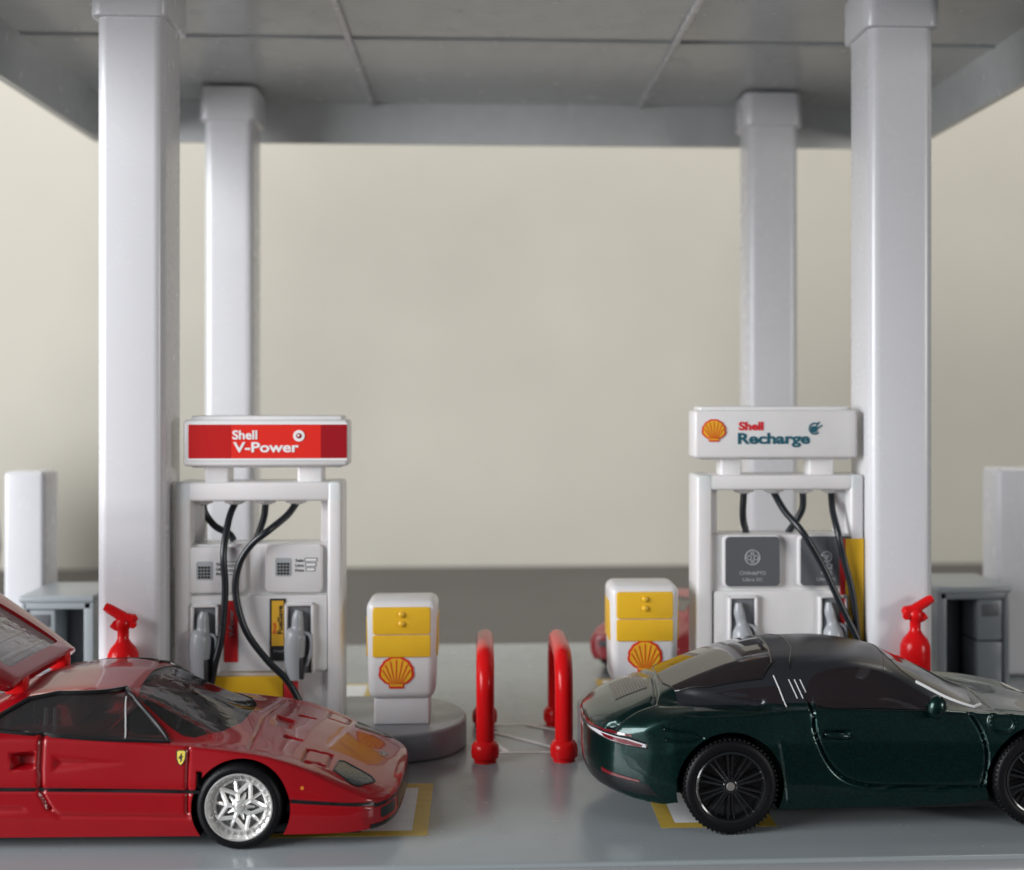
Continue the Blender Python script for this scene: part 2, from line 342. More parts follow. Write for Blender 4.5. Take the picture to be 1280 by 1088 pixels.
# ---------------------------------------------------------------- dispensers
def disp_common(root, q, Y, mk):
    pass
def dispenser(kind):
    Y = 21.35
    if kind == 'fuel':
        root = thing('fuel_pump', 'white fuel pump with a red Shell V-Power sign and black hoses', 'fuel pump', (at(322, 500, Y)[0], Y, .45))
        dx, dy = 0, 0; zb = .45
    else:
        root = thing('charging_post', 'white charging pump with a white Shell Recharge sign and dark grey screens', 'charging station', (at(975, 500, Y)[0], Y, .58))
        dx, dy = 653, -9; zb = .58
    l = L0(root)
    def q(px, py): return at(px, py, Y)          # traced on the front plane
    X = lambda px: q(px, 600)[0]
    Zf = lambda py: q(975 if kind != 'fuel' else 322, py)[1]
    x0, x1 = (X(218), X(427)) if kind == 'fuel' else (X(871), X(1080))
    zt = Zf(603 if kind == 'fuel' else 594); zo1 = Zf(627 if kind == 'fuel' else 613); zo0 = Zf(681 if kind == 'fuel' else 669)
    dep = .85
    fr = [box(x0, x0+.25, Y, Y+dep, zb, zt, .05), box(x1-.22, x1, Y, Y+dep, zb, zt, .05), box(x0+.03, x1-.03, Y+.01, Y+dep-.01, zo1, zt-.003, .05)]
    obj('frame', [l(f) for f in fr], M['white'], root)
    obj('cabinet', l(box(x0+.1, x1-.1, Y+.10, Y+dep-.1, zb, zo0, .04)), M['white'], root)
    # inner corner webs of the opening
    for sx in (x0+.25, x1-.22):
        s = 1 if sx < (x0+x1)/2 else -1
        obj('web', l(box(min(sx-.04, sx+s*.14), max(sx+.04, sx+s*.14), Y+.35, Y+.6, zo0-.05, zo1+.05, .02)), M['white'], root)
    # sign
    if kind == 'fuel': sx0, sx1, sz0, sz1 = X(229), X(435), Zf(583), Zf(525)
    else: sx0, sx1, sz0, sz1 = X(868), X(1072), Zf(573), Zf(513)
    sg = obj('sign_board', [l(box(sx0, sx1, Y-.02, Y+.62, sz0, sz1, .05)), l(box(sx0+.1, sx1-.1, Y+.1, Y+.75, sz0-.03, sz1+.06, .03))], M['white'], root)
    for pa, pb in ((253, 284), (370, 402)) if kind == 'fuel' else ((903, 930), (1014, 1046)):
        obj('sign_post', l(box(X(pa), X(pb), Y+.15, Y+.6, zt-.04, sz0+.03, .04)), M['white'], root)
    yy = Y-.021
    if kind == 'fuel':
        ra, rb = Zf(573), Zf(531)
        obj('sign_face', l(prism(rrect(X(236), X(434), ra, rb, .02), yy-.012, yy, XZ)), M['signred'], sg)
        for u0, u1, mm_ in ((236, 289, 'signmid'), (401, 434, 'signdark')): obj('dark_band', l(prism([(X(u0)+.004, ra+.004), (X(u1)-.004, ra+.004), (X(u1)-.004, rb-.004), (X(u0)+.004, rb-.004)], yy-.016, yy-.0125, XZ)), M[mm_], sg)
        obj('sign_edge', [l(box(X(236), X(434), yy-.02, yy, ra-.035, ra-.003)), l(box(X(236), X(434), yy-.02, yy, rb+.003, rb+.03))], M['inkwhite'], sg)
        obj('sign_lettering', [l(text_on_front('Shell', X(291), Zf(549), yy-.013, .135, X(322)-X(291), .025)), l(text_on_front('V-Power', X(292), Zf(565), yy-.013, .15, X(374)-X(292), .025))], M['inkwhite'], sg)
        obj('sign_symbol', l(prism(circ(X(374), Zf(545), .088), yy-.022, yy-.0125, XZ)), M['inkwhite'], sg)
        obj('sign_symbol_dot', l(prism(circ(X(374), Zf(545), .042), yy-.028, yy-.0222, XZ)), M['signdark'], sg)
        obj('sign_symbol_glint', l(prism(circ(X(373.5), Zf(544.5), .018), yy-.033, yy-.0282, XZ)), M['inkwhite'], sg)
    else:
        e = pecten_logo(X(892), Zf(538), .40, yy, sg); L = l
        for ob in [e]+list(e.children):
            for v in ob.data.vertices: v.co -= root.location
        obj('sign_lettering', l(text_on_front('Shell', X(923), Zf(537.5), yy, .125, X(954)-X(923), .04)), M['inkred'], sg)
        obj('sign_lettering', l(text_on_front('Recharge', X(922), Zf(554.5), yy, .165, X(1012)-X(922), .034)), M['teal'], sg)
        cxp, czp = X(1018), Zf(536)
        pl = [tube([(cxp+.085*math.cos(t), yy, czp+.085*math.sin(t)) for t in [math.radians(d) for d in range(60, 330, 15)]], .014, 8),
              prism(circ(cxp-.01, czp-.01, .052), yy-.012, yy, XZ), tube([(cxp+.02, yy, czp+.03), (cxp+.075, yy, czp+.11)], .012, 8), tube([(cxp+.04, yy, czp+.0), (cxp+.12, yy, czp+.055)], .012, 8)]
        obj('plug_symbol', [l(p) for p in pl], M['teal'], sg)
    # panels
    if kind == 'fuel':
        lp = (228, 409, 745, 840); pads = ((232, 306, 684, 742), (331, 403, 681, 742)); rec = ((243, 270, 759, 842), (360, 389, 758, 842))
    else:
        lp = (893, 1066, 739, 840); pads = ((904, 976, 669, 735), (998, 1067, 669, 735)); rec = ((914, 943, 748, 842), (1027, 1056, 748, 842))
    obj('lower_panel', l(prism(rrect(X(lp[0]), X(lp[1]), Zf(lp[3]), Zf(lp[2]), .05), Y+.03, Y+.12, XZ, .02)), M['white'], root)
    for i, p in enumerate(pads):
        pd = obj('display', l(prism(rrect(X(p[0]), X(p[1]), Zf(p[3]), Zf(p[2]), .09), Y+.02, Y+.11, XZ, .03)), M['white'], root)
        yp = Y+.0195
        if kind == 'fuel':
            ox = p[0]-331; oy = 4 if i == 0 else 0
            kb = rrect(X(344+ox), X(364+ox), Zf(721+oy), Zf(698+oy), .03)
            obj('keypad', l(prism(kb, yp-.006, yp, XZ)), M['inkgrey'], pd)
            ks = []
            for a_ in range(4):
                for b_ in range(4): ks.append(l(prism(rrect(X(346.4+ox+a_*4), X(349.4+ox+a_*4), Zf(719+oy-b_*4), Zf(716+oy-b_*4), .004, 2), yp-.012, yp-.0065, XZ)))
            obj('keys', ks, M['ink'], pd)
            tx = []
            for k, wd in enumerate(('Sale', 'Litre', 'Price')):
                tx.append(l(text_on_front(wd, X(369+ox), Zf(703+k*6.2+oy), yp, .045, .13, .02, .004)))
            [obj('display_word', t_, M['ink'], pd) for t_ in tx]
            bx_ = []
            for k in range(3):
                xa, xb, zc = X(380.5+ox+k*.8), X(396.5+ox-k*1.3), Zf(700.5+k*6+oy)
                bx_.append(l(prism(rrect(xa, xb, zc-.03, zc+.03, .008, 2), yp-.004, yp, XZ)))
            rf_ = [obj('readout_frame', t_, M['ink'], pd) for t_ in bx_]
            bx_ = []
            for k in range(3):
                xa, xb, zc = X(380.5+ox+k*.8)+.01, X(396.5+ox-k*1.3)-.01, Zf(700.5+k*6+oy)
                bx_.append(l(prism(rrect(xa, xb, zc-.02, zc+.02, .006, 2), yp-.008, yp-.0045, XZ)))
            [obj('readout', t_, M['inkwhite'], pd) for t_ in bx_]
        else:
            g0, g1 = X(p[0]+3), X(p[1]-1); c = (g0+g1)/2
            obj('screen', l(prism(rrect(g0, g1, Zf(733), Zf(671), .07), yp-.012, yp, XZ)), M['darkgrey'], pd); ys = yp-.0125
            zc = Zf(697 if i == 0 else 699)
            ic = [tube([(c-.0+.115*math.cos(t)*(1 if i == 0 else .7), ys, zc+.03*(i)+.115*math.sin(t)*(1 if i == 0 else .7)) for t in [2*PI*k/28 for k in range(28)]], .010, 6, closed=True)]
            for (u, v, rr) in (((-.055, -.005, .034), (.055, -.005, .034), (0, -.065, .022), (0, .06, .022)) if i == 0 else ((-.04, -.12, .035), (.04, -.12, .035), (-.028, .04, .02), (.028, .04, .02), (0, .0, .016))):
                ic.append(tube([(c+u+rr*math.cos(t), ys, zc+v+rr*math.sin(t)) for t in [2*PI*k/16 for k in range(16)]], .008, 6, closed=True))
            if i == 1: ic.append(tube([(c-.09, ys, zc-.09), (c-.09, ys, zc-.16), (c+.09, ys, zc-.16), (c+.09, ys, zc-.09)], .009, 6))
            obj('socket_symbol', [l(p_) for p_ in ic], M['inkgrey'], pd)
            [obj('screen_word', t_, M['inkgrey'], pd) for t_ in (l(text_on_front('CHAdeMO' if i == 0 else 'CCS', c-(.21 if i == 0 else .09), Zf(718.5), ys, .058, .42 if i == 0 else .18, .01, .004)), l(text_on_front('Ultra', c-.16, Zf(726.5), ys, .05, .19, .01, .004)), l(text_on_front('DC', c+.06, Zf(726.5), ys, .05, .10, .01, .004)))]
    for i, r_ in enumerate(rec):
        xa, xb, za, zc = X(r_[0]), X(r_[1]), Zf(r_[3]), Zf(r_[2])
        h = obj('nozzle_holder', [l(box(xa-.05, xa, Y-.05, Y+.06, za, zc+.05, .02)), l(box(xb, xb+.05, Y-.05, Y+.06, za, zc+.05, .02)), l(box(xa-.05, xb+.05, Y-.05, Y+.06, zc, zc+.05, .02))], M['white'], root)
        obj('holder_recess', l(box(xa+.001, xb-.001, Y+.0, Y+.028, za, zc-.001)), M['recess'], h)
        mx = (xa+xb)/2-.02
        hh = zc-.06
        if kind == 'fuel':
            prof = [(mx+.02, hh, .055), (mx+.0, hh-.1, .085), (mx-.005, hh-.28, .10), (mx-.03, hh-.36, .155), (mx-.045, hh-.55, .165), (mx-.05, hh-.80, .150), (mx-.04, hh-1.06, .145)]
        else:
            prof = [(mx-.06, hh+.0, .055), (mx-.05, hh-.15, .085), (mx-.01, hh-.32, .085), (mx+.0, hh-.45, .15), (mx+.01, hh-.62, .17), (mx+.02, hh-1.0, .17)]
        cp = catmull([(p[0], Y-.06, p[1]) for p in prof], 4); rp = [v.x for v in catmull([(p[2], 0, 0) for p in prof], 4)]
        nz = obj('nozzle', l(tube(cp, rp, 12)), M['grey'], root, 50)
        gx = mx+.13
        obj('trigger_guard', l(tube(catmull([(gx-.06, Y-.06, hh-.34), (gx+.06, Y-.07, hh-.40), (gx+.075, Y-.07, hh-.62), (gx+.0, Y-.06, hh-.86)], 5), .028, 8)), M['grey'], nz)
        if kind == 'fuel': obj('nozzle_slot', l(box(gx-.06, gx-.03, Y-.21, Y-.05, hh-1.05, hh-.72, .006)), M['ink'], nz)
    if kind == 'fuel':
        obj('red_sticker', l(prism([(X(280), Zf(828)), (X(297), Zf(828)), (X(297), Zf(751)), (X(280), Zf(751))], Y+.018, Y+.0295, XZ)), M['stickred'], root)
        st = root.children[-1]
        obj('sticker_lettering', l(text_on_front('V-Power', X(291.5), Zf(796), Y+.0175, .07, .42, .01, .004, rot=PI/2)), M['inkgrey'], st)
        y1_ = Y+.0295
        s2 = obj('yellow_sticker', l(prism([(X(337), Zf(827)), (X(357), Zf(827)), (X(357), Zf(749)), (X(337), Zf(749))], y1_-.012, y1_, XZ)), M['ink'], root)
        obj('sticker_field', l(prism([(X(339.5), Zf(808)), (X(354.5), Zf(808)), (X(354.5), Zf(751.5)), (X(339.5), Zf(751.5))], y1_-.018, y1_-.0125, XZ)), M['stickyel'], s2)
        obj('sticker_lettering', l(text_on_front('FuelSave', X(352.8), Zf(793), y1_-.0185, .075, .44, .022, .004, rot=PI/2)), M['ink'], s2)
        obj('sticker_word', l(text_on_front('Shell', X(345), Zf(793), y1_-.0185, .05, .17, .015, .004, rot=PI/2)), M['inkred'], s2)
        obj('sticker_small_print', l(text_on_front('Diesel', X(342), Zf(816), y1_-.0125, .04, .14, .0, .003)), M['inkgrey'], s2)
        obj('yellow_band', l(box(X(266), X(354), Y+.0, Y+.095, Zf(900), Zf(846), .015)), M['yellow'], root)
        obj('red_block', l(box(X(355), X(372), Y+.0, Y+.095, Zf(900), Zf(853), .01)), M['stickred'], root)
        hs = [((247, 632), (250, 645), (262, 661), (280, 671), (286, 680)), ((288, 632), (284, 650), (281, 690), (283, 735), (279, 790), (270, 830), (264, 862)),
              ((327, 632), (325, 648), (320, 664), (314, 680)), ((366, 632), (357, 646), (338, 662), (316, 680), (301, 705), (297, 740), (309, 785), (335, 822), (362, 850), (381, 885))]
        fronts = [.42, -.10, .42, -.16]; zp = 630
    else:
        obj('side_sticker', [l(box(X(1057), X(1079.5), Y-.012, Y-.001, Zf(845), Zf(674)))], M['yellow'], root)
        obj('side_stripe', [l(box(X(1050), X(1056.5), Y-.012, Y+.005, Zf(845), Zf(674)))], M['stickred'], root)
        hs = [((936, 618), (935, 640), (936, 655), (939, 668), (938, 680)), ((974, 618), (983, 640), (1000, 664), (1022, 700), (1040, 738), (1055, 770), (1070, 802), (1075, 830)),
              ((1011, 618), (1011, 638), (1003, 655), (994, 668), (990, 676)), ((1047, 618), (1044, 640), (1046, 668), (1053, 700), (1062, 735), (1067, 770), (1070, 810), (1072, 835))]
        fronts = [.42, -.16, .42, -.10]; zp = 616
    for pts, yo in zip(hs, fronts):
        P = []
        for i, (a_, b_) in enumerate(pts):
            t = min(1, i/2.0); yy_ = (Y+.40)*(1-t)+(Y+yo)*t if yo < 0 else Y+.40+.04*t
            P.append((X(a_), yy_, Zf(b_)))
        hz = obj('hose', l(tube(catmull(P, 8), .055, 12)), M['hose'], root)
        obj('hose_port', l(lathe([(.10, -.075), (.115, -.06), (.16, -.05), (.16, .02)], 8, T(P[0][0], P[0][1], zo1))), M['white'], hz)
    return root
fp = dispenser('fuel'); cp_ = dispenser('charge')

# ---------------------------------------------------------------- bins
def bin_(cxp, topp, Y, zb, label, logo_dx):
    x, zt = at(cxp, topp, Y)
    o = thing('service_bin', label, 'service bin', (x, Y, zb), 0, 'white and yellow bins')
    h = zt-zb; w = .545; hq = h+.10
    body = box(-w, w, 0, .95, .40, h, .13, 4)
    for v in body.verts:
        if v.co.z < .7: v.co.x *= .90+.10*max(0, (v.co.z-.4)/.3)
    bd = obj('bin_body', body, M['white'], o)
    obj('bin_foot', box(-.43, .43, .08, .87, 0, .42, .03), M['white'], o)
    pw = .445; z1 = hq-.20; z0 = hq-.97
    yl = obj('yellow_front', [prism(rrect(-pw, pw, hq-.62, z1, .05), -.035, .05, XZ, .02), prism(rrect(-pw, pw, z0, hq-.632, .03), -.03, .05, XZ, .015)], M['yellow'], o)
    for sgn in (-1, 1):
        obj('yellow_side', box(w-.03 if sgn > 0 else -w-.006, w+.006 if sgn > 0 else -w+.03, .12, .80, z0, hq-.36, .003), M['yellow'], o)
    for k in range(2): obj('button', lathe([(.05, 0), (.045, .03), (.02, .045), (0, .047)], 16, T(.0, -.034, hq-.31-.145*k) @ R(PI/2, 'X')), M['yellow'], yl)
    pecten_logo(logo_dx, hq-1.20, .56, -.001, o)
    return o
bin_(502, 751, 21.05, .45, 'white and yellow bin with a shell emblem on the left island beside the fuel pump', -.08)
bin_(806, 732, 21.15, .58, 'white and yellow bin with a shell emblem, partly hidden by the green car', .0)

# ---------------------------------------------------------------- hoops
def hoop(px, label, pyt):
    Y0, Y1 = 20.62, 22.85; x = at(px, 950, Y0)[0]; zt = at(px, pyt, Y0+.3)[1]-.145
    o = thing('guard_hoop', label, 'guard hoop', (x, (Y0+Y1)/2, 0), 0, 'red guard hoops'); l = L0(o)
    r = .5; P = [(x, Y0, .15), (x, Y0, zt-r)]
    P += [(x, Y0+r-r*math.cos(a), zt-r+r*math.sin(a)) for a in [math.radians(t) for t in range(10, 91, 10)]]
    P += [(x, Y1-r+r*math.sin(a), zt-r+r*math.cos(a)) for a in [math.radians(t) for t in range(0, 91, 10)]]
    P += [(x, Y1, .15)]
    obj('rail', l(tube(P, .138, 18)), M['redplastic'], o)
    for yy in (Y0, Y1):
        obj('foot', l(lathe([(.0, .0), (.17, .0), (.17, .05), (.205, .07), (.215, .16), (.205, .24), (.17, .30), (.135, .32)], 24, T(x, yy, 0))), M['redplastic'], o)
    return o
hoop(606.5, 'thin red guard hoop next to the left island, seen end on', 807)
hoop(705, 'red guard hoop nearest the green car, seen slightly from the side', 807)

# ---------------------------------------------------------------- extinguishers
def extinguisher(px, pyt, mir, zb, label):
    Y = 20.80; x, zt = at(px, pyt, Y)
    o = thing('fire_extinguisher', label, 'fire extinguisher', (x, Y, zb), 0, 'red fire extinguishers')
    h = zt-zb-.15
    prof = [(.0, 0), (.21, 0), (.235, .04), (.235, h-.84+.15), (.228, h-.72+.15), (.19, h-.60+.12), (.12, h-.50+.10), (.085, h-.42+.08), (.085, h-.2), (.12, h-.16), (.125, h-.06), (.07, h), (.0, h+.01)]
    obj('bottle', lathe(prof, 32), M['redplastic'], o, 50)
    s = mir
    obj('lever', tube([(s*-.27, -.0, h+.15), (s*-.2, 0, h+.11), (s*.03, 0, h-.03), (s*.16, 0, h-.06), (s*.20, 0, h-.08)], [.06, .075, .085, .09, .05], 12), M['redplastic'], o)
    obj('discharge_nozzle', tube([(0, -.02, h-.18), (s*-.10, -.02, h-.15), (s*-.16, -.02, h-.11)], [.07, .065, .06], 12), M['redplastic'], o)
    obj('gauge', lathe([(.055, 0), (.055, .06), (.0, .07)], 12, T(s*.16, -.03, h-.12) @ R(PI/2, 'X')), M['redplastic'], o)
    return o
extinguisher(154, 758, 1, .452, 'red fire extinguisher in front of the column by the red car, nozzle pointing left')
extinguisher(1144, 748, -1, .582, 'red fire extinguisher in front of the column behind the green car, nozzle pointing right')

# ---------------------------------------------------------------- side kiosks and tall panels
def kiosk(px0, px1, pyt, mir, label, mm):
    Y = 24.2; x0, zt = at(px0, pyt, Y); x1, _ = at(px1, pyt, Y)
    o = thing('air_cabinet', label, 'cabinet', ((x0+x1)/2, Y, 0), 0, 'grey cabinets beside the canopy'); w = (x1-x0)/2
    obj('cabinet_top', box(-w-.03, w+.03, -.04, 1.75, zt-.13, zt, .05), M['kiosklite'], o)
    s = mir
    fl = sorted((s*-w, s*(-w+.17))); fr = sorted((s*(w-.10), s*w))
    obj('cabinet_frame', [box(fl[0], fl[1], 0, 1.7, 0, zt-.12, .02), box(fr[0], fr[1], 0, 1.7, 0, zt-.12, .02), box(-w+.05, w-.05, 0, 1.7, zt-.24, zt-.121, .015), box(-w+.05, w-.05, 1.5, 1.7, 0, zt-.13, .01), box(-w+.05, w-.05, .02, 1.6, 0, .3, .01)], mm, o)
    a, b = sorted((s*(w-.58), s*(w-.09)))
    d = obj('service_door', [box(a, b, .05, 1.2, .30, zt-1.02, .03), box(a, b, .05, 1.2, zt-1.0, zt-.25, .03)], mm, o)
    obj('screen', box(a+.09, b-.09, .035, .06, zt-.56, zt-.34, .01), M['darkgrey'], d)
    obj('inner_drum', lathe([(.24, .3), (.24, zt-.3)], 20, T(s*(-w+.47), .9, 0)), M['darkgrey'], o)
    return o
kiosk(1172, 1262, 733, 1, 'dark grey cabinet with small screen at the right edge beside the column', M['kiosk'])
kiosk(26, 117, 745, -1, 'light grey open cabinet at the left edge behind the red car', M['kiosklite'])
def panel(px0, px1, pyt, label, Y=26.3):
    x0, zt = at(px0, pyt, Y); x1, _ = at(px1, pyt, Y)
    return tag(obj('tall_panel', box(x0, x1, Y, Y+.9, 0, zt, .09, 4), M['column']), label, 'panel', 'tall blank panels')
panel(4, 55, 590, 'blank white upright panel at the left edge, behind the light grey cabinet')
panel(1248, 1310, 586, 'blank white upright panel at the right edge, behind the dark grey cabinet')
# unidentified dark thing cut by the left edge of the frame
tag(obj('dark_item', lathe([(0, 0), (2.2, 0), (2.4, 1.6), (2.25, 3.3), (1.6, 4.5), (.6, 5.2), (0, 5.3)], 24, T(-17.72, 44, -1.0)), M['darkmatte']), 'dark blurred bag standing on the table far behind at the left edge', 'item')

# ---------------------------------------------------------------- car body loft
def pchip(x, y, X):
    x = np.array(x, float); y = np.array(y, float); h = np.diff(x); d = np.diff(y)/h; m = np.zeros_like(y)
    for i in range(1, len(x)-1):
        if d[i-1]*d[i] > 0: w1 = 2*h[i]+h[i-1]; w2 = h[i]+2*h[i-1]; m[i] = (w1+w2)/(w1/d[i-1]+w2/d[i])
    m[0] = d[0]; m[-1] = d[-1]
    k = np.clip(np.searchsorted(x, X)-1, 0, len(x)-2); t = (X-x[k])/h[k]
    return (2*t**3-3*t**2+1)*y[k]+(t**3-2*t**2+t)*h[k]*m[k]+(-2*t**3+3*t**2)*y[k+1]+(t**3-t**2)*h[k]*m[k+1]
def seg_dist(U, V, poly):
    D = np.full(U.shape, 1e9)
    for (a, b), (c, d) in zip(poly, poly[1:]):
        L = (c-a)**2+(d-b)**2+1e-12; t = np.clip(((U-a)*(c-a)+(V-b)*(d-b))/L, 0, 1)
        D = np.minimum(D, np.hypot(U-a-t*(c-a), V-b-t*(d-b)))
    return D
def inside(U, V, poly):
    r = np.zeros(U.shape, bool); n = len(poly)
    for i in range(n):
        a, b = poly[i]; c, d = poly[(i+1) % n]
        if b == d: continue
        cond = ((b > V) != (d > V)) & (U < (c-a)*(V-b)/(d-b)+a); r ^= cond
    return r
def loft(stations, nx, seg, sm=6, smx=2, rnd=.22, bow=None, feats=(), top=0):
    """stations: (x, [(w,z)*K]) rear to front. feats: ('side'|'top', 'line', polyline, width, depth) or (.., 'area', polygon, edge, depth)"""
    xs = [s[0] for s in stations]; K = len(stations[0][1]); u = np.linspace(0, 1, nx)
    X = xs[0]+(xs[-1]-xs[0])*(u-.11*np.sin(2*PI*u)/(2*PI)*2.6)
    C = np.zeros((nx, K, 2))
    for k in range(K):
        for c in range(2): C[:, k, c] = pchip(xs, [s[1][k][c] for s in stations], X)
    cols = []
    for k in range(K-1):
        for t in np.arange(seg[k])/seg[k]: cols.append(C[:, k]*(1-t)+C[:, k+1]*t)
    cols.append(C[:, -1]); A = np.stack(cols, 1); Mh = A.shape[1]
    full = np.concatenate([A, A[:, ::-1][:, 1:]*np.array([-1, 1])], 1); N = full.shape[1]
    for _ in range(sm): g_ = full.copy(); g_[:, 1:-1] = .25*full[:, :-2]+.5*full[:, 1:-1]+.25*full[:, 2:]; full = g_
    jt = sum(seg[:4]) if len(seg) > 5 else 0
    for _ in range(top): g_ = full.copy(); g_[:, jt+3:N-jt-3] = .25*full[:, jt+2:N-jt-4]+.5*full[:, jt+3:N-jt-3]+.25*full[:, jt+4:N-jt-2]; full = g_
    for _ in range(smx): g_ = full.copy(); g_[1:-1] = .25*full[:-2]+.5*full[1:-1]+.25*full[2:]; full = g_
    for i in range(nx):
        dd = min(X[i]-xs[0], xs[-1]-X[i])
        if dd < rnd:
            s = math.sqrt(max(0, 1-(1-dd/rnd)**2)); k = (1-s)*rnd
            wmax = abs(full[i, :, 0]).max(); z0, z1 = full[i, :, 1].min(), full[i, :, 1].max(); zc = (z0+z1)/2
            full[i, :, 0] *= 1-k*.75/wmax; full[i, :, 1] = zc+(full[i, :, 1]-zc)*(1-k*.8/(z1-z0)*1.2)
    P = np.zeros((nx, N, 3)); P[..., 0] = X[:, None]; P[..., 1] = full[..., 0]; P[..., 2] = full[..., 1]
    if bow: P[..., 0] += bow(P[..., 0], P[..., 1], P[..., 2])
    du = np.gradient(P, axis=0); dv = np.gradient(P, axis=1); nr = np.cross(du, dv); nr /= np.linalg.norm(nr, axis=2, keepdims=True)+1e-9
    cen = np.array([0, 0, .7]); 
    out = P-np.stack([P[..., 0], np.zeros((nx, N)), np.full((nx, N), .7)], -1)
    sg = np.sign((nr*out).sum(2, keepdims=True)); sg[sg == 0] = 1; nr *= sg
    disp = np.zeros((nx, N))
    for ft in feats:
        plane, kind, poly, wd, dp = ft[:5]
        if plane == 'side': U, V = P[..., 0], P[..., 2]; mask = np.clip((np.abs(nr[..., 1])-.25)/.2, 0, 1)
        elif plane == 'top': U, V = P[..., 0], P[..., 1]; mask = np.clip((nr[..., 2]-.25)/.2, 0, 1)
        if kind == 'line': disp -= mask*dp*np.exp(-(seg_dist(U, V, poly)/wd)**2)
        else:
            d = seg_dist(U, V, list(poly)+[poly[0]]); s = np.where(inside(U, V, poly), np.clip(d/wd, 0, 1), 0); s = s*s*(3-2*s); disp -= mask*dp*s
    P = P+nr*disp[..., None]
    bm = bmesh.new(); vs = [[bm.verts.new(P[i, j]) for j in range(N)] for i in range(nx)]
    for i in range(nx-1):
        for j in range(N-1): bm.faces.new((vs[i][j], vs[i+1][j], vs[i+1][j+1], vs[i][j+1]))
    js = sum(seg[:3]); arch = list(range(js, N-js)); sel = arch[::4]
    if sel[-1] != arch[-1]: sel.append(arch[-1])
    NS = len(sel)-1; low = []
    ends_fr = {}
    for i in range(nx):
        ie = 0 if i < nx/2 else nx-1
        row = [vs[i][0]]; w0 = P[ie, js, 1]
        for k in range(1, NS):
            t = .5-.5*P[ie, sel[k], 1]/w0; t2 = .5-.5*P[ie, N-1-sel[k], 1]/w0; t = (t+1-t2)/2
            tt = k/NS; y = P[i, 0, 1]*(1-t)+P[i, -1, 1]*t
            x = X[i]+(bow(np.array(X[i]), np.array(y), np.array(P[i, 0, 2])) if bow else 0)
            row.append(bm.verts.new((float(x), y, P[i, 0, 2])))
        row.append(vs[i][N-1]); low.append(row)
    for i in range(nx-1):
        for k in range(NS): bm.faces.new((low[i][k], low[i][k+1], low[i+1][k+1], low[i+1][k]))
    for ie in (0, nx-1):
        prev = low[ie]
        for j in range(1, js+1):
            row = [vs[ie][j]]; w0 = P[ie, js, 1]
            for k in range(1, NS):
                t = .5-.5*P[ie, sel[k], 1]/w0; t2 = .5-.5*P[ie, N-1-sel[k], 1]/w0; t = (t+1-t2)/2
                y = P[ie, j, 1]*(1-t)+P[ie, N-1-j, 1]*t; x = X[ie]+(bow(np.array(X[ie]), np.array(y), np.array(P[ie, j, 2])) if bow else 0)
                row.append(bm.verts.new((float(x), y, P[ie, j, 2])))
            row.append(vs[ie][N-1-j])
            for k in range(NS): bm.faces.new((prev[k], prev[k+1], row[k+1], row[k]))
            prev = row
        for k in range(NS):
            f = [prev[k]] if k > 0 else []
            if k < NS-1: f.append(prev[k+1])
            f += [vs[ie][q] for q in range(sel[k+1], sel[k]-1, -1)]
            bm.faces.new(f)
    bmesh.ops.recalc_face_normals(bm, faces=bm.faces)
    if bm.calc_volume(signed=True) < 0: bmesh.ops.reverse_faces(bm, faces=bm.faces)
    return bm, P, X
def decal(shape, plane, side, bvh, off, step=.05, curved=True):
    """project a 2-D outline (or flat bmesh) on the body. plane 'side': (x,z) from side*inf y; 'top': (x,y) from above; 'end': (y,z) from side*inf x"""
    if isinstance(shape, bmesh.types.BMesh): bm = shape
    else:
        bm = bmesh.new(); bm.faces.new([bm.verts.new((u, v, 0)) for u, v in shape])
    us = [v.co.x for v in bm.verts]; vs_ = [v.co.y for v in bm.verts]
    for ax, (lo, hi) in ((0, (min(us), max(us))), (1, (min(vs_), max(vs_)))):
        n = int((hi-lo)/step)
        for k in range(1, n+1):
            c = lo+(hi-lo)*k/(n+1); co = (c, 0, 0) if ax == 0 else (0, c, 0); no = (1, 0, 0) if ax == 0 else (0, 1, 0)
            bmesh.ops.bisect_plane(bm, geom=list(bm.verts)+list(bm.edges)+list(bm.faces), plane_co=co, plane_no=no, dist=1e-5)
    dead = []
    for v in bm.verts:
        u, w = v.co.x, v.co.y
        if plane == 'side': o, d = Vector((u, side*6, w)), Vector((0, -side, 0))
        elif plane == 'top': o, d = Vector((u, w, 8)), Vector((0, 0, -1))
        else: o, d = Vector((side*12, u, w)), Vector((-side, 0, 0))
        h = bvh.ray_cast(o, d)
        if h[0] is None: dead.append(v); continue
        n = h[1] if h[1].dot(d) < 0 else -h[1]
        v.co = h[0]+n*off
    if dead: bmesh.ops.delete(bm, geom=dead, context='VERTS')
    bmesh.ops.recalc_face_normals(bm, faces=bm.faces)
    return bm
def surf_line(poly, plane, side, bvh, off, r, n=8, closed=False, sub=10):
    pts = []; P = list(poly)+([poly[0]] if closed else [])
    for (a, b), (c, d) in zip(P, P[1:]):
        for k in range(sub): t = k/sub; pts.append((a+(c-a)*t, b+(d-b)*t))
    if not closed: pts.append(P[-1])
    out = []
    for u, w in pts:
        if plane == 'side': o, d = Vector((u, side*6, w)), Vector((0, -side, 0))
        elif plane == 'top': o, d = Vector((u, w, 8)), Vector((0, 0, -1))
        else: o, d = Vector((side*12, u, w)), Vector((-side, 0, 0))
        h = bvh.ray_cast(o, d)
        if h[0] is None: continue
        nn = h[1] if h[1].dot(d) < 0 else -h[1]
        out.append(h[0]+nn*off)
    return tube(out, r, n, closed)
def smooth_poly(p, n=6): return [(v.x, v.y) for v in catmull([(a, b, 0) for a, b in p], n, True)]
def mirror2(poly): return [(u, -v) for u, v in poly][::-1]
def mirx(poly): return [(-u, v) for u, v in poly][::-1]

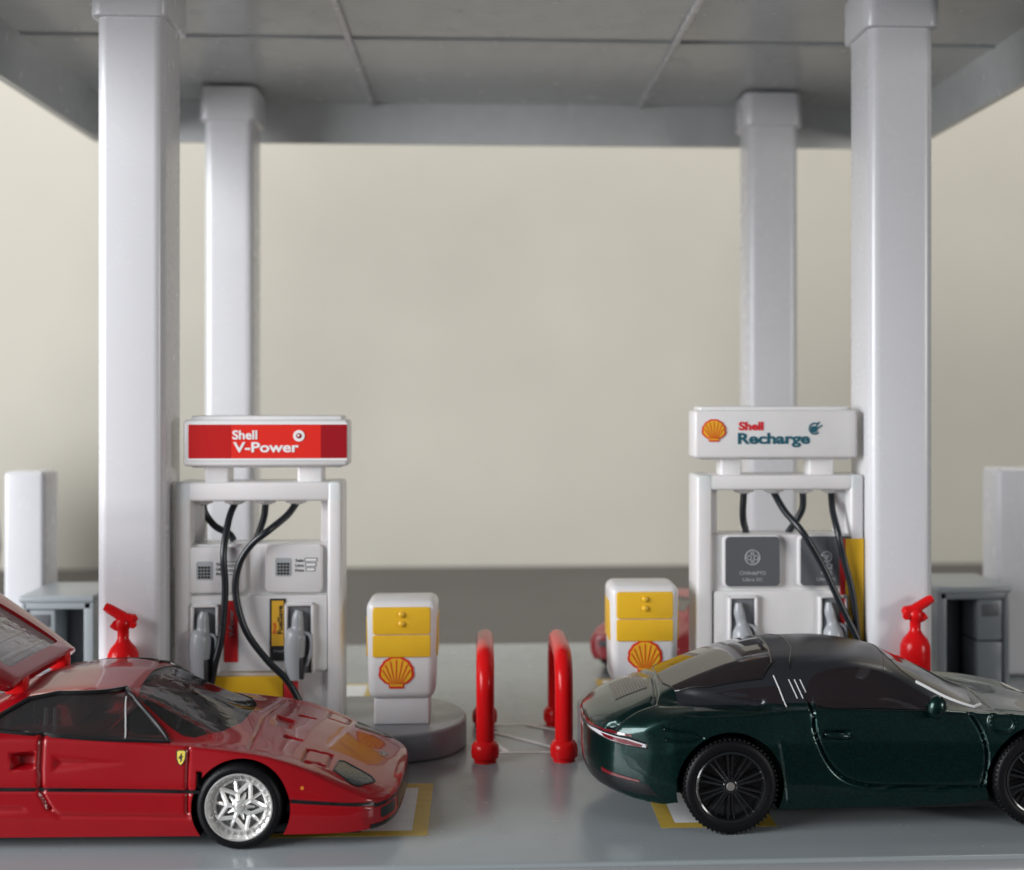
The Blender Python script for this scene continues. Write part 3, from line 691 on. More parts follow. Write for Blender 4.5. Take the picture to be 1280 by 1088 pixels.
# wheels: axis local y, outer face towards -y
def tyre_bm(ro, ri, w, lugs=0):
    prof = [(ri, w/2), (ri+.015, w/2+.012), (ro-.05, w/2+.010), (ro-.015, w/2-.02), (ro, w/2-.06), (ro, -w/2+.06), (ro-.015, -w/2+.02), (ro-.05, -w/2-.010), (ri+.015, -w/2-.012), (ri, -w/2), (ri-.02, -w/2+.05), (ri-.02, w/2-.05), (ri, w/2)]
    t = lathe(prof, 64, R(PI/2, 'X'), cap=False); bmesh.ops.remove_doubles(t, verts=t.verts, dist=1e-5)
    l = [t]
    if lugs:
        for k in range(lugs):
            for yy in (-w/2+.035, w/2-.035):
                b = box(-.014, .014, yy-.03, yy+.03, ro-.02, ro+.008, .004, 1); bmesh.ops.transform(b, matrix=R(2*PI*(k+(.5 if yy > 0 else 0))/lugs, 'Y'), verts=b.verts); l.append(b)
    return l
def wheel_star(parent, loc, ro, ri, w, out):
    wl = bpy.data.objects.new('wheel', None); COL.objects.link(wl); wl.parent = parent; wl.location = loc; wl.rotation_euler = (0, random.uniform(.1, 1), 0) if out < 0 else (0, 0, PI)
    obj('tyre', tyre_bm(ro, ri, w), M['tyre'], wl, 50)
    f = -w/2
    lip = lathe([(ri, f-.012), (ri-.008, f-.024), (ri-.022, f-.022), (ri-.034, f+.02), (ri-.045, f+.075), (ri-.075, f+.085), (ri-.095, f+.085), (ri-.11, f+.10), (ri-.11, f+.17), (0, f+.18), (0, f+.2), (ri-.02, f+.2), (ri, f)], 56, None, cap=False)
    bmesh.ops.transform(lip, matrix=Matrix(((1, 0, 0, 0), (0, 0, 1, 0), (0, 1, 0, 0), (0, 0, 0, 1))), verts=lip.verts)
    star = []
    rr = ri-.10
    sp_ = []
    for k in range(10):
        a = 2*PI*k/10+.3; q_ = rr*1.0 if k % 2 == 0 else .150
        sp_.append((q_*math.cos(a), f+(.078 if k % 2 == 0 else .055), q_*math.sin(a)))
    for k in range(10): star.append(tube([sp_[k], sp_[(k+1) % 10]], .029, 6))
    for k in range(5):
        a = 2*PI*k/5+.3
        star.append(tube([(.07*math.cos(a), f+.05, .07*math.sin(a)), (rr*.55*math.cos(a), f+.085, rr*.55*math.sin(a))], [.03, .014], 6))
        a += PI/5
        star.append(tube([(.13*math.cos(a), f+.07, .13*math.sin(a)), (rr*math.cos(a), f+.11, rr*math.sin(a))], [.03, .018], 6))
        star.append(tube([(.07*math.cos(a), f+.04, .07*math.sin(a)), (.155*math.cos(a), f+.055, .155*math.sin(a))], [.03, .03], 6))
    ring = tube([(rr*math.cos(t), f+.09, rr*math.sin(t)) for t in [2*PI*k/48 for k in range(48)]], .020, 8, closed=True)
    bolts = [lathe([(.017, 0), (.015, .02), (0, .024)], 8, T((ri-.066)*math.cos(t), f+.078, (ri-.066)*math.sin(t)) @ R(PI/2, 'X')) for t in [2*PI*k/26 for k in range(26)]]
    hub = lathe([(.095, -.06), (.095, .005), (.075, .02), (.055, .02), (.048, .045), (.03, .052), (0, .052)], 24, T(0, f+.04, 0) @ R(PI/2, 'X'))
    back = lathe([(rr+.02, 0), (0, .0)], 40, T(0, f+.115, 0) @ R(PI/2, 'X'))
    rim = obj('rim', [lip, ring, hub]+star+bolts, M['silver'], wl, 45)
    obj('brake_disc', back, mat('brake_grey', (.48, .48, .47), .35, metal=.5) if 'brake_grey' not in bpy.data.materials else bpy.data.materials['brake_grey'], wl)
    return wl
def wheel_black(parent, loc, ro, ri, w, out):
    wl = bpy.data.objects.new('wheel', None); COL.objects.link(wl); wl.parent = parent; wl.location = loc; wl.rotation_euler = (0, .3, 0) if out < 0 else (0, 0, PI)
    obj('tyre', tyre_bm(ro, ri, w, 60), M['tyre'], wl, 50); f = -w/2
    SW = Matrix(((1, 0, 0, 0), (0, 0, 1, 0), (0, 1, 0, 0), (0, 0, 0, 1)))
    lip = lathe([(ri, f-.012), (ri-.012, f-.02), (ri-.03, f-.012), (ri-.04, f+.02), (ri-.045, f+.12), (0, f+.13)], 56, None, cap=False); bmesh.ops.transform(lip, matrix=SW, verts=lip.verts)
    sp = []
    for k in range(10):
        for s in (-1, 1):
            a = 2*PI*k/10; b = a+s*.10
            sp.append(tube([(.07*math.cos(a+s*.25), f+.045, .07*math.sin(a+s*.25)), (.2*math.cos(a+s*.12), f+.035, .2*math.sin(a+s*.12)), ((ri-.04)*math.cos(b), f+.02, (ri-.04)*math.sin(b))], [.016, .014, .013], 6))
    hub = lathe([(.095, -.05), (.095, .0), (.08, .014), (.05, .014)], 24, T(0, f+.04, 0) @ R(PI/2, 'X'), cap=False)
    obj('rim', [lip, hub]+sp, M['blackrim'], wl, 45)
    obj('hub_cap', lathe([(.055, -.05), (.055, .018), (.048, .024), (0, .024)], 20, T(0, f+.04, 0) @ R(PI/2, 'X')), M['hub'], wl)
    return wl
def cyl_y(x, z, r, y0, y1, n=72):
    return prism(circ(x, z, r, n), y0, y1, XZ)

# ---------------------------------------------------------------- red sports car (local: x forward, wheel centre front axle at x = 0)
def red_car():
    XW, ZW = at(303, 1012, 16.75)
    root = thing('sports_car', 'red toy wedge-nosed sports car with silver wheels and raised engine cover, at the left', 'toy car', (XW, 18.38, 0), math.radians(-1.6))
    def S(x, *p): return (x, list(p))
    st = [S(-5.65, (1.30, .35), (1.40, .45), (1.45, .75), (1.42, 1.0), (1.2, 1.05), (.8, 1.06), (0, 1.06)),
          S(-5.2, (1.50, .28), (1.58, .45), (1.62, .8), (1.58, 1.10), (1.25, 1.12), (.8, 1.12), (0, 1.12)),
          S(-4.4, (1.55, .2), (1.62, .45), (1.66, .85), (1.60, 1.20), (1.25, 1.15), (.8, 1.12), (0, 1.12)),
          S(-3.75, (1.57, .18), (1.63, .42), (1.66, .86), (1.58, 1.30), (1.38, 1.34), (.85, 1.32), (0, 1.32)),
          S(-3.3, (1.57, .17), (1.61, .40), (1.62, .86), (1.55, 1.36), (1.42, 1.42), (1.0, 1.62), (0, 1.70)),
          S(-2.8, (1.57, .17), (1.60, .40), (1.60, .86), (1.53, 1.36), (1.42, 1.42), (1.05, 1.80), (0, 1.88)),
          S(-2.1, (1.57, .17), (1.59, .40), (1.59, .86), (1.52, 1.34), (1.42, 1.40), (1.06, 1.86), (0, 1.93)),
          S(-1.55, (1.57, .17), (1.59, .40), (1.59, .84), (1.52, 1.31), (1.42, 1.36), (1.05, 1.80), (0, 1.90)),
          S(-1.3, (1.57, .17), (1.59, .40), (1.59, .83), (1.52, 1.29), (1.42, 1.33), (1.04, 1.70), (0, 1.84)),
          S(-.8, (1.57, .17), (1.60, .40), (1.60, .83), (1.53, 1.26), (1.40, 1.28), (1.0, 1.46), (0, 1.63)),
          S(-.45, (1.57, .17), (1.61, .40), (1.62, .83), (1.54, 1.23), (1.35, 1.24), (.95, 1.33), (0, 1.46)),
          S(-.1, (1.57, .18), (1.62, .40), (1.64, .82), (1.55, 1.19), (1.25, 1.20), (.8, 1.25), (0, 1.32)),
          S(.3, (1.57, .18), (1.62, .40), (1.64, .80), (1.55, 1.13), (1.2, 1.12), (.7, 1.15), (0, 1.18)),
          S(.8, (1.56, .18), (1.61, .40), (1.62, .70), (1.53, .97), (1.15, .99), (.6, 1.03), (0, 1.04)),
          S(1.3, (1.53, .18), (1.58, .38), (1.59, .60), (1.51, .77), (1.1, .82), (.6, .86), (0, .87)),
          S(1.65, (1.49, .19), (1.54, .36), (1.55, .52), (1.48, .64), (1.05, .69), (.6, .72), (0, .73)),
          S(1.89, (1.44, .21), (1.49, .34), (1.50, .45), (1.44, .55), (1.0, .59), (.6, .61), (0, .62))]
    def bow(x, y, z): 
        w = np.clip((x-.6)/1.3, 0, 1)**1.5; return -w*(.07*(np.abs(y)/1.5)**2+.24*(np.abs(y)/1.5)**6)
    zl = .745
    feats = [('side', 'line', [(-2.42, 1.40), (-2.42, 1.0), (-2.40, .7), (-2.30, .52)], .026, .045),
             ('side', 'line', [(-2.30, .52), (-2.18, .43), (-.62, .40)], .026, .018),
             ('side', 'line', [(-.63, 1.24), (-.63, .46)], .020, .035),
             ('side', 'line', [(-3.2, zl+.02), (-.47, zl-.03)], .022, .03), ('side', 'line', [(.63, .60), (1.9, .48)], .022, .02),
             ('side', 'area', [(-2.80, 1.20), (-2.48, 1.22), (-2.48, 1.0), (-2.78, .98)], .07, .14),
             ('side', 'area', [(-2.30, 1.19), (-1.45, 1.10), (-1.38, 1.06), (-1.45, 1.03), (-2.30, .94)], .16, .055),
             ('side', 'area', [(-.53, .97), (-.45, .97), (-.45, .75), (-.53, .75)], .03, .09),
             ('side', 'area', [(-4, .62), (-2.6, .58), (-2.5, .45), (-4, .38)], .2, .06)]
    for s in (-1, 1):
        m = lambda p: [(u, s*v) for u, v in p]
        feats += [('top', 'line', m([(.72, .86), (1.02, .80), (1.02, 1.20), (.72, 1.28), (.72, .86)]), .018, .028),
                  ('top', 'area', m([(.36, .50), (.62, .56), (.62, .62), (.36, .64)]), .03, .07),
                  ('top', 'line', m([(.15, 1.34), (.6, 1.30), (1.2, 1.36), (1.55, 1.33)]), .03, .012)]
    feats += [('top', 'line', [(.06, -1.3), (.02, 0), (.06, 1.3)], .02, .02),
              ('top', 'area', [(.10, .30), (.12, -.30), (.42, -.22), (.42, .22)], .08, .05)]
    bm, P, X = loft(st, 430, (14, 30, 30, 10, 22, 30), 9, 6, .14, bow, feats, 16)
    bvh = BVHTree.FromBMesh(bm)
    body = obj('body', bm, M['carred'], root, 50)
    Yd = 17.05
    def side(px, py): x, z = at(px, py, Yd); return (x-XW, z)
    win = [side(-22, 912), side(0, 897), side(28, 881), side(65, 874), side(146, 872), side(160, 879), side(217, 926), side(120, 921), side(0, 914)]
    shield = [(-.14, 0), (-.18, -.5), (-.34, -.95), (-.62, -1.27), (-.76, -1.28), (-1.40, -1.00), (-1.46, -.5), (-1.47, 0), (-1.46, .5), (-1.40, 1.00), (-.76, 1.28), (-.62, 1.27), (-.34, .95), (-.18, .5)]
    cuts = [prism(win, -2.2, 2.2, XZ), prism(shield, 1.05, 2.6, XY), box(-3.0, -.7, -1.25, 1.25, .55, 1.34)]
    for s in (-1, 1):
        for wx in (0, -4.30):
            cuts.append(cyl_y(wx+.02, .51, .605 if wx == 0 else .66, s*2.2 if s < 0 else 1.05, -1.05 if s < 0 else 2.2))
    cuts.append(box(-5.2, -3.72, -1.05, 1.05, .6, 2))
    boolean(body, cuts)
    # glass
    gs = [(u*1.0, v) for u, v in shield]
    def grow(p, d):
        cx = sum(a for a, b in p)/len(p); cy = sum(b for a, b in p)/len(p)
        return [(a+d*(1 if a > cx else -1), b+d*(1 if b > cy else -1)) for a, b in p]
    obj('windscreen', decal(grow(gs, .012), 'top', 1, bvh, -.012, .08), M['glass'], root, 60)
    for s in (-1, 1):
        sw = obj('side_window', decal(grow(win, .01), 'side', s, bvh, -.012, .08), M['glass'], root, 60)
        obj('window_seal', surf_line(win, 'side', s, bvh, .0, .030, 8, True), M['carblack'], sw)
        obj('window_divider', surf_line([side(152, 878), side(163, 923)], 'side', s, bvh, -.008, .010, 6), M['silverline'], sw)
        obj('side_trim_line', decal([(-3.2, zl+.044), (-3.2, zl-.002), (-.47, zl-.052), (-.47, zl-.006)], 'side', s, bvh, .003, .06), M['carblack'], root)
        obj('side_trim_line', decal([(.63, .625), (.63, .575), (1.2, .525), (1.62, .485), (1.62, .53), (1.2, .57)], 'side', s, bvh, .003, .06), M['carblack'], root)
        obj('side_vent', decal([(-.52, .965), (-.46, .965), (-.46, .76), (-.52, .76)], 'side', s, bvh, .003, .05), M['carblack'], root)
        bx, bz = side(235, 948)[0]-.0, at(235, 948, 16.8)[1]
        sh = [(bx-.055, bz+.07), (bx-.02, bz+.085), (bx, bz+.078), (bx+.02, bz+.085), (bx+.055, bz+.07), (bx+.05, bz-.02), (bx+.03, bz-.07), (bx, bz-.095), (bx-.03, bz-.07), (bx-.05, bz-.02)]
        bd = obj('badge', decal(sh, 'side', s, bvh, .006, .04), M['badge'], root)
        obj('badge_rim', surf_line(sh, 'side', s, bvh, .006, .005, 6, True), M['ink'], bd)
        horse = [(0, .05), (.014, .042), (.010, .02), (.028, .008), (.012, -.004), (.016, -.03), (.004, -.055), (-.006, -.055), (-.002, -.03), (-.014, -.014), (-.03, -.02), (-.02, .006), (-.008, .02)]
        obj('badge_mark', decal([(bx+a, bz+b) for a, b in horse], 'side', s, bvh, .009, .04), M['ink'], bd)
        obj('side_marker', decal(circ(side(386, 981)[0], at(386, 984, 16.8)[1], .022, 10), 'side', s, bvh, .003, .05), M['amber'], root)
        hl = [(1.12, s*.90), (1.18, s*.86), (1.54, s*1.00), (1.60, s*1.08), (1.56, s*1.16), (1.42, s*1.34), (1.34, s*1.36), (1.10, s*1.24)]
        hp = obj('headlight', decal(hl, 'top', 1, bvh, .004, .05), M['lamp'], root)
        obj('headlight_seal', surf_line(hl, 'top', 1, bvh, .002, .012, 6, True, 5), M['carblack'], hp)
        obj('grille', decal(rrect(min(s*.98, s*1.36), max(s*.98, s*1.36), .31, .44, .03, 2), 'end', 1, bvh, .004, .06), M['carblack'], root)
        obj('hood_duct', decal([(.40, s*.53), (.60, s*.575), (.60, s*.605), (.40, s*.62)], 'top', 1, bvh, .004, .05), M['carblack'], root)
    obj('nose_trim_line', decal([(-1.44, .462), (1.44, .462), (1.44, .505), (-1.44, .505)], 'end', 1, bvh, .003, .06), M['carblack'], root)
    obj('grille', decal(rrect(-.84, .84, .28, .45, .04, 2), 'end', 1, bvh, .004, .06), M['carblack'], root)
    obj('front_lip', surf_line([(-1.45, .235), (0, .235), (1.45, .235)], 'end', 1, bvh, .0, .032, 8, sub=24), M['carblack'], root)
    nm = text_bm('F40', .16, .003); bmesh.ops.rotate(nm, verts=nm.verts, cent=(0, 0, 0), matrix=Matrix.Rotation(PI/2, 3, 'Z'))
    bmesh.ops.translate(nm, verts=nm.verts, vec=(1.66, -.13, 0)); bmesh.ops.triangulate(nm, faces=nm.faces)
    obj('nose_lettering', decal(nm, 'top', 1, bvh, .004, .2), M['inkgrey'], root)
    # interior
    obj('cabin_floor', box(-2.95, -.75, -1.2, 1.2, .5, .62), M['interior'], root)
    obj('dashboard', box(-.95, -.35, -1.05, 1.05, .9, 1.16, .08), M['interior'], root)
    for s in (-1, 1):
        seat = [(-2.3, .6), (-1.55, .6), (-1.5, .78), (-2.05, .85), (-2.2, 1.35), (-2.28, 1.62), (-2.45, 1.62), (-2.48, 1.3)]
        se = obj('seat', prism(smooth_poly(seat, 4), s*.6-.36, s*.6+.36, XZ, .05), M['seat'], root)
    obj('steering_wheel', tube([(-1.25+.05*math.sin(t), .55+.22*math.cos(t), 1.18+.20*math.sin(t)) for t in [2*PI*k/24 for k in range(24)]], .03, 8, True), M['interior'], root)
    obj('rear_bulkhead', box(-3.02, -2.9, -1.2, 1.2, .6, 1.62, .03), M['interior'], root)
    for s in (-1, 1):
        for px_ in (46, 58): obj('cabin_bar', tube([(side(px_, 900)[0], s*1.02, 1.05), (side(px_+1, 900)[0], s*.98, 1.62)], .03, 8), M['silver'], root)
    obj('cabin_pane', box(-2.72, -2.70, -.95, .95, 1.0, 1.68), M['palelouvre'], root)
    obj('underbody', box(-5.4, 1.45, -1.3, 1.3, .10, .24, .03), M['carblack'], root)
    obj('engine', [box(-4.9, -3.9, -.5, .5, .6, 1.0, .05), tube([(-4.8, -.3, 1.05), (-4.0, -.3, 1.05)], .1, 12), tube([(-4.8, .3, 1.05), (-4.0, .3, 1.05)], .1, 12)], M['silver'], root)
    for s in (-1, 1):
        wheel_star(root, (0, s*1.42, .53), .53, .415, .38, s); wheel_star(root, (-4.30, s*1.38, .56), .56, .43, .46, s)
    # raised rear cover: local frame hinge at its front edge
    cl = bpy.data.objects.new('engine_cover', None); COL.objects.link(cl); cl.parent = root; cl.location = (-2.86, 0, 1.96); cl.rotation_euler = (0, math.radians(33), 0)
    cst = [S(-2.6, (1.55, -.28), (1.6, -.2), (1.62, -.1), (1.5, -.02), (1.2, .0), (.7, .0), (0, .0)),
           S(-1.6, (1.60, -.36), (1.63, -.25), (1.63, -.12), (1.5, -.02), (1.2, .02), (.7, .03), (0, .04)),
           S(-.7, (1.50, -.30), (1.52, -.22), (1.50, -.12), (1.40, -.02), (1.1, .04), (.7, .06), (0, .07)),
           S(-.0, (1.22, -.12), (1.24, -.09), (1.24, -.05), (1.18, -.01), (1.0, .02), (.6, .035), (0, .04))]
    cb, _, _ = loft(cst, 90, (2, 4, 5, 6, 6, 8), 3, 1, .05)
    shell = obj('cover_shell', cb, M['carred'], cl, 50)
    holes = [prism(rrect(-1.75, -.22, -.92, .92, .08), -.5, .5, XY)]
    boolean(shell, holes)
    gl = [prism(rrect(-1.76, -.21, -.93, .93, .08), -.03, .0, XY, .005)]
    for k in range(5): gl.append(box(-1.55+k*.28, -1.47+k*.28, -.80, .80, -.04, .006, .002))
    obj('louvred_window', gl, M['palelouvre'], cl)
    obj('wing', [box(-2.75, -2.25, -1.6, 1.6, .42, .50, .03), box(-2.7, -2.2, -1.6, -1.52, -.1, .46, .03), box(-2.7, -2.2, 1.52, 1.6, -.1, .46, .03)], M['carred'], cl)
    for s in (-.8, .8): obj('hinge_arm', box(-3.1, -2.85, s-.1, s+.1, 1.76, 1.98, .03), M['redplastic'], root)
    return root
red_car()

# ---------------------------------------------------------------- green sports car (local: x forward, rear axle at x = 0)
def green_car():
    XW, _ = at(912, 985, 17.05)
    root = thing('coupe_car', 'dark green toy coupe with black roof and black wheels, rear quarter facing us', 'toy car', (XW, 18.55, 0), math.radians(.6))
    def S(x, *p): return (x, list(p))
    st = [S(-1.76, (1.12, .42), (1.20, .58), (1.29, .95), (1.27, 1.25), (.98, 1.31), (.55, 1.32), (0, 1.33)),
          S(-1.55, (1.26, .38), (1.34, .58), (1.40, 1.0), (1.35, 1.32), (1.05, 1.38), (.6, 1.41), (0, 1.43)),
          S(-1.2, (1.38, .37), (1.44, .60), (1.46, 1.02), (1.39, 1.42), (1.10, 1.49), (.68, 1.55), (0, 1.57)),
          S(-.8, (1.44, .40), (1.49, .62), (1.51, 1.08), (1.42, 1.48), (1.12, 1.54), (.76, 1.66), (0, 1.73)),
          S(-.3, (1.46, .38), (1.51, .66), (1.53, 1.12), (1.44, 1.51), (1.15, 1.57), (.84, 1.84), (0, 1.93)),
          S(.3, (1.46, .31), (1.50, .66), (1.52, 1.12), (1.43, 1.50), (1.20, 1.56), (.92, 2.02), (0, 2.12)),
          S(.9, (1.43, .29), (1.46, .62), (1.47, 1.12), (1.39, 1.52), (1.26, 1.57), (.97, 2.11), (0, 2.21)),
          S(1.5, (1.41, .29), (1.43, .60), (1.44, 1.12), (1.37, 1.52), (1.27, 1.57), (1.0, 2.11), (0, 2.23)),
          S(2.1, (1.41, .29), (1.43, .60), (1.44, 1.12), (1.37, 1.51), (1.27, 1.56), (.99, 2.03), (0, 2.17)),
          S(2.6, (1.41, .30), (1.43, .60), (1.44, 1.11), (1.37, 1.49), (1.26, 1.54), (.97, 1.82), (0, 1.99)),
          S(3.0, (1.41, .31), (1.44, .60), (1.45, 1.10), (1.37, 1.47), (1.22, 1.51), (.92, 1.62), (0, 1.79)),
          S(3.4, (1.42, .37), (1.46, .62), (1.48, 1.10), (1.36, 1.46), (1.15, 1.45), (.8, 1.47), (0, 1.57)),
          S(3.8, (1.43, .38), (1.47, .62), (1.49, 1.10), (1.34, 1.44), (1.08, 1.41), (.7, 1.40), (0, 1.44)),
          S(4.45, (1.42, .38), (1.46, .62), (1.47, 1.05), (1.30, 1.34), (1.00, 1.29), (.6, 1.28), (0, 1.29)),
          S(5.05, (1.34, .40), (1.38, .60), (1.40, .95), (1.24, 1.16), (.95, 1.14), (.55, 1.13), (0, 1.13)),
          S(5.5, (1.15, .42), (1.22, .58), (1.24, .80), (1.12, .92), (.85, .94), (.5, .95), (0, .95))]
    def bow(x, y, z):
        wr = np.clip((-.55-x)/1.2, 0, 1)**1.3; wf = np.clip((x-4.45)/1.05, 0, 1)**1.3; k = .18*(np.abs(y)/1.4)**2+.52*(np.abs(y)/1.4)**4
        return wr*(k+.10*np.clip((.80-z)/.4, 0, 1)**2) - wf*k
    Yd = 17.12
    def sd(px, py): x, z = at(px, py, Yd); return (x-XW, z)
    Yw = 17.45
    def sw(px, py): x, z = at(px, py, Yw); return (x-XW, z)
    door = [sd(1014, 872), sd(1017, 892), sd(1020, 920), sd(1034, 952), sd(1052, 972), sd(1078, 982), sd(1120, 985), sd(1255, 986)]
    door = [(v.x, v.y) for v in catmull([(a, b, 0) for a, b in door], 5)]
    feats = [('side', 'line', door, .022, .045), ('side', 'line', [(v.x, v.y) for v in catmull([(*sd(1213, 890), 0), (*sd(1227, 915), 0), (*sd(1233, 950), 0), (*sd(1228, 984), 0)], 5)], .022, .045),
             ('side', 'line', [sd(985, 1000), sd(980, 960), sd(975, 930)], .03, .012),
             ('side', 'line', [(sd(1255, 905)[0]+.17*math.cos(t), sd(1255, 905)[1]+.13*math.sin(t)) for t in [2*PI*k/20 for k in range(21)]], .018, .022),
             ('side', 'line', [sd(830, 912), sd(868, 915), sd(876, 921), sd(862, 926), sd(832, 925)], .02, .028),
             ('side', 'line', [sd(806, 888), sd(875, 892), sd(938, 890), sd(955, 884)], .03, .05), ('side', 'area', [sd(806, 888), sd(875, 891), sd(945, 889), sd(958, 880), sd(930, 876), sd(840, 868), sd(800, 868)], .08, .05),
             ('side', 'area', [sd(1026, 913), sd(1062, 913), sd(1062, 926), sd(1026, 926)], .04, .035),
             ('top', 'line', [(3.55, -1.0), (3.62, 0), (3.55, 1.0)], .02, .03), ('top', 'line', [(3.6, -1.05), (5.1, -.85)], .02, .025), ('top', 'line', [(3.6, 1.05), (5.1, .85)], .02, .025)]
    feats += [('top', 'line', [(-1.50, -1.0), (-1.42, -1.06), (-.92, -.98), (-.86, -.8), (-.80, 0), (-.86, .8), (-.92, .98), (-1.42, 1.06), (-1.50, 1.0)], .03, .045)]
    seg = (14, 30, 30, 10, 26, 30)
    bm, P, X = loft(st, 430, seg, 9, 8, .26, bow, feats, 90)
    bvh = BVHTree.FromBMesh(bm)
    # greenhouse in roof black: grid columns past the shoulder between deck and cowl
    j0 = sum(seg[:4])+1; N = P.shape[1]
    body = None
    bm.faces.ensure_lookup_table()
    idx = 0
    for i in range(len(X)-1):
        for j in range(N-1):
            if -.62 < X[i] < 3.42 and j0 <= j < N-1-j0: bm.faces[idx].material_index = 1
            idx += 1
    body = obj('body', bm, [M['green'], M['roofblack']], root, 50)
    cuts = []
    for s in (-1, 1):
        for wx in (0, 4.02): cuts.append(cyl_y(wx, .60, .69, -2.2 if s < 0 else 1.0, -1.0 if s < 0 else 2.2))
    boolean(body, cuts)
    # glazing
    sidewin = smooth_poly([sw(1010, 878), sw(1008, 855), sw(1030, 840), sw(1075, 837), sw(1112, 846), sw(1148, 866), sw(1172, 882), sw(1090, 881)], 3)
    rearq = [sw(893, 868), sw(925, 862), sw(970, 857), sw(978, 878), sw(930, 875)]
    for s in (-1, 1):
        g = obj('side_window', decal(sidewin, 'side', s, bvh, .008, .08), M['darkglass'], root, 60)
        obj('side_window', decal(rearq, 'side', s, bvh, .003, .08), M['darkglass'], root, 60)
        gi = obj('roof_bar_gills', [surf_line([sw(a, 850), sw(a+8, 871)], 'side', s, bvh, .006, .008, 6) for a in (985, 992, 999)], M['silverline'], root)
        obj('bar_trim', surf_line([sw(967, 846), sw(972, 860), sw(978, 880)], 'side', s, bvh, .005, .009, 6), M['silverline'], root)
        obj('window_trim', surf_line([sw(1012, 880), sw(1090, 883), sw(1172, 884)], 'side', s, bvh, .006, .008, 6), M['carblack'], root)
        obj('door_handle', tube([(sd(1030, 918)[0], s*1.445, sd(1030, 918)[1]), (sd(1036, 918)[0], s*1.475, sd(1036, 918)[1]), (sd(1055, 920)[0], s*1.475, sd(1055, 920)[1]), (sd(1062, 921)[0], s*1.44, sd(1062, 921)[1])], [.02, .035, .035, .02], 10), M['green'], root)
        mx, mz = sd(1168, 884); mir = lathe([(0, -.16), (.07, -.15), (.12, -.08), (.14, .02), (.11, .12), (.05, .17), (0, .18)], 20, T(mx, s*1.50, mz) @ R(.25, 'Y') @ Matrix.Diagonal((.9, .75, .9, 1)))
        mo = obj('wing_mirror', [mir, tube([(mx-.05, s*1.28, mz-.03), (mx-.02, s*1.45, mz-.03)], .035, 8)], M['green'], root, 60)
        # tail lamps
        tl = [(s*.50, 1.195), (s*.80, 1.21), (s*1.24, 1.175), (s*1.36, 1.135), (s*1.37, 1.075), (s*1.22, 1.085), (s*.80, 1.15), (s*.50, 1.17)]
        t = obj('tail_lamp', decal(tl, 'end', -1, bvh, .010, .05), M['taillite'], root, 60)
        obj('tail_lamp_core', decal([(s*.92, 1.178), (s*1.22, 1.155), (s*1.34, 1.115), (s*1.33, 1.088), (s*1.2, 1.102), (s*.98, 1.140)], 'end', -1, bvh, .016, .05), M['tailred'], t, 60)
        obj('tail_lamp_frame', surf_line(tl, 'end', -1, bvh, .006, .012, 6, True, 5), M['carblack'], t)
        obj('exhaust_tip', lathe([(.05, -.1), (.07, -.1), (.07, .11), (.06, .12), (.05, .11), (.05, -.05)], 20, T(-1.46, s*.80, .59) @ R(-PI/2, 'Y'), cap=False), M['silver'], root)
        obj('bumper_reflector', decal([(s*.92, .68), (s*1.30, .63), (s*1.30, .655), (s*.92, .735)], 'end', -1, bvh, .008, .05), M['tailred'], root)
        obj('bumper_vent', decal([(s*.55, .70), (s*1.30, .625), (s*1.36, .60), (s*1.38, .47), (s*.75, .49), (s*.55, .56)], 'end', -1, bvh, .005, .05), M['carblack'], root)
        obj('front_lamp', decal(circ(4.75, s*1.12, .2, 20), 'top', 1, bvh, .008, .06), M['taillite'], root, 60)
    obj('light_bar', decal([(-1.26, 1.20), (0, 1.225), (1.26, 1.20), (1.26, 1.225), (0, 1.255), (-1.26, 1.225)], 'end', -1, bvh, .010, .05), M['tailred'], root)
    obj('diffuser', decal([(-.84, .62), (.84, .62), (.80, .47), (-.80, .47)], 'end', -1, bvh, .006, .05), M['carblack'], root)
    nm = text_bm('PORSCHE', .085, .002, 'CENTER', spacing=1.25); bmesh.ops.triangulate(nm, faces=nm.faces)
    for v in nm.verts: v.co = (-v.co.x, v.co.y+1.08, 0)
    obj('rear_lettering', decal(nm, 'end', -1, bvh, .006, .3), M['silverline'], root)
    wsh = [(2.30, 0), (2.32, .5), (2.40, .86), (2.55, .95), (3.22, 1.08), (3.36, .8), (3.46, .4), (3.48, 0)]
    wsh = wsh+[(a, -b) for a, b in wsh[::-1][1:-1]]
    ws = obj('windscreen', decal(wsh, 'top', 1, bvh, .006, .08), M['darkglass'], root, 60)
    obj('screen_pillar_reflection', surf_line([(2.55, -.99), (2.9, -1.05), (3.28, -1.12), (3.45, -.9)], 'top', 1, bvh, .006, .022, 8), M['whiteline'], ws)  # cream reflection along the near pillar, painted as a pale line
    rgl = [(-.74, 0), (-.72, .5), (-.60, .84), (-.2, .97), (.50, 1.04), (.66, .9), (.72, .4), (.73, 0)]
    rgl = rgl+[(a, -b) for a, b in rgl[::-1][1:-1]]
    rw = obj('rear_window', decal(rgl, 'top', 1, bvh, .007, .08), M['darkglass'], root, 60)
    obj('rear_window_seal', surf_line(rgl, 'top', 1, bvh, .004, .013, 6, True, 6), M['carblack'], rw)
    for xx in (1.02, 2.28): obj('roof_seam', surf_line([(xx-.15, -1.0), (xx, -.5), (xx+.03, 0), (xx, .5), (xx-.15, 1.0)], 'top', 1, bvh, .0, .010, 6), M['carblack'], root)
    fin = obj('engine_grille', decal([(-1.36, -.48), (-.92, -.44), (-.92, .44), (-1.36, .48)], 'top', 1, bvh, .004, .06), M['carblack'], root)
    sl = obj('grille_slats', [surf_line([(-1.33+.038*k, -.45), (-1.33+.038*k, .45)], 'top', 1, bvh, .012, .007, 6) for k in range(11)], M['hub'], fin)
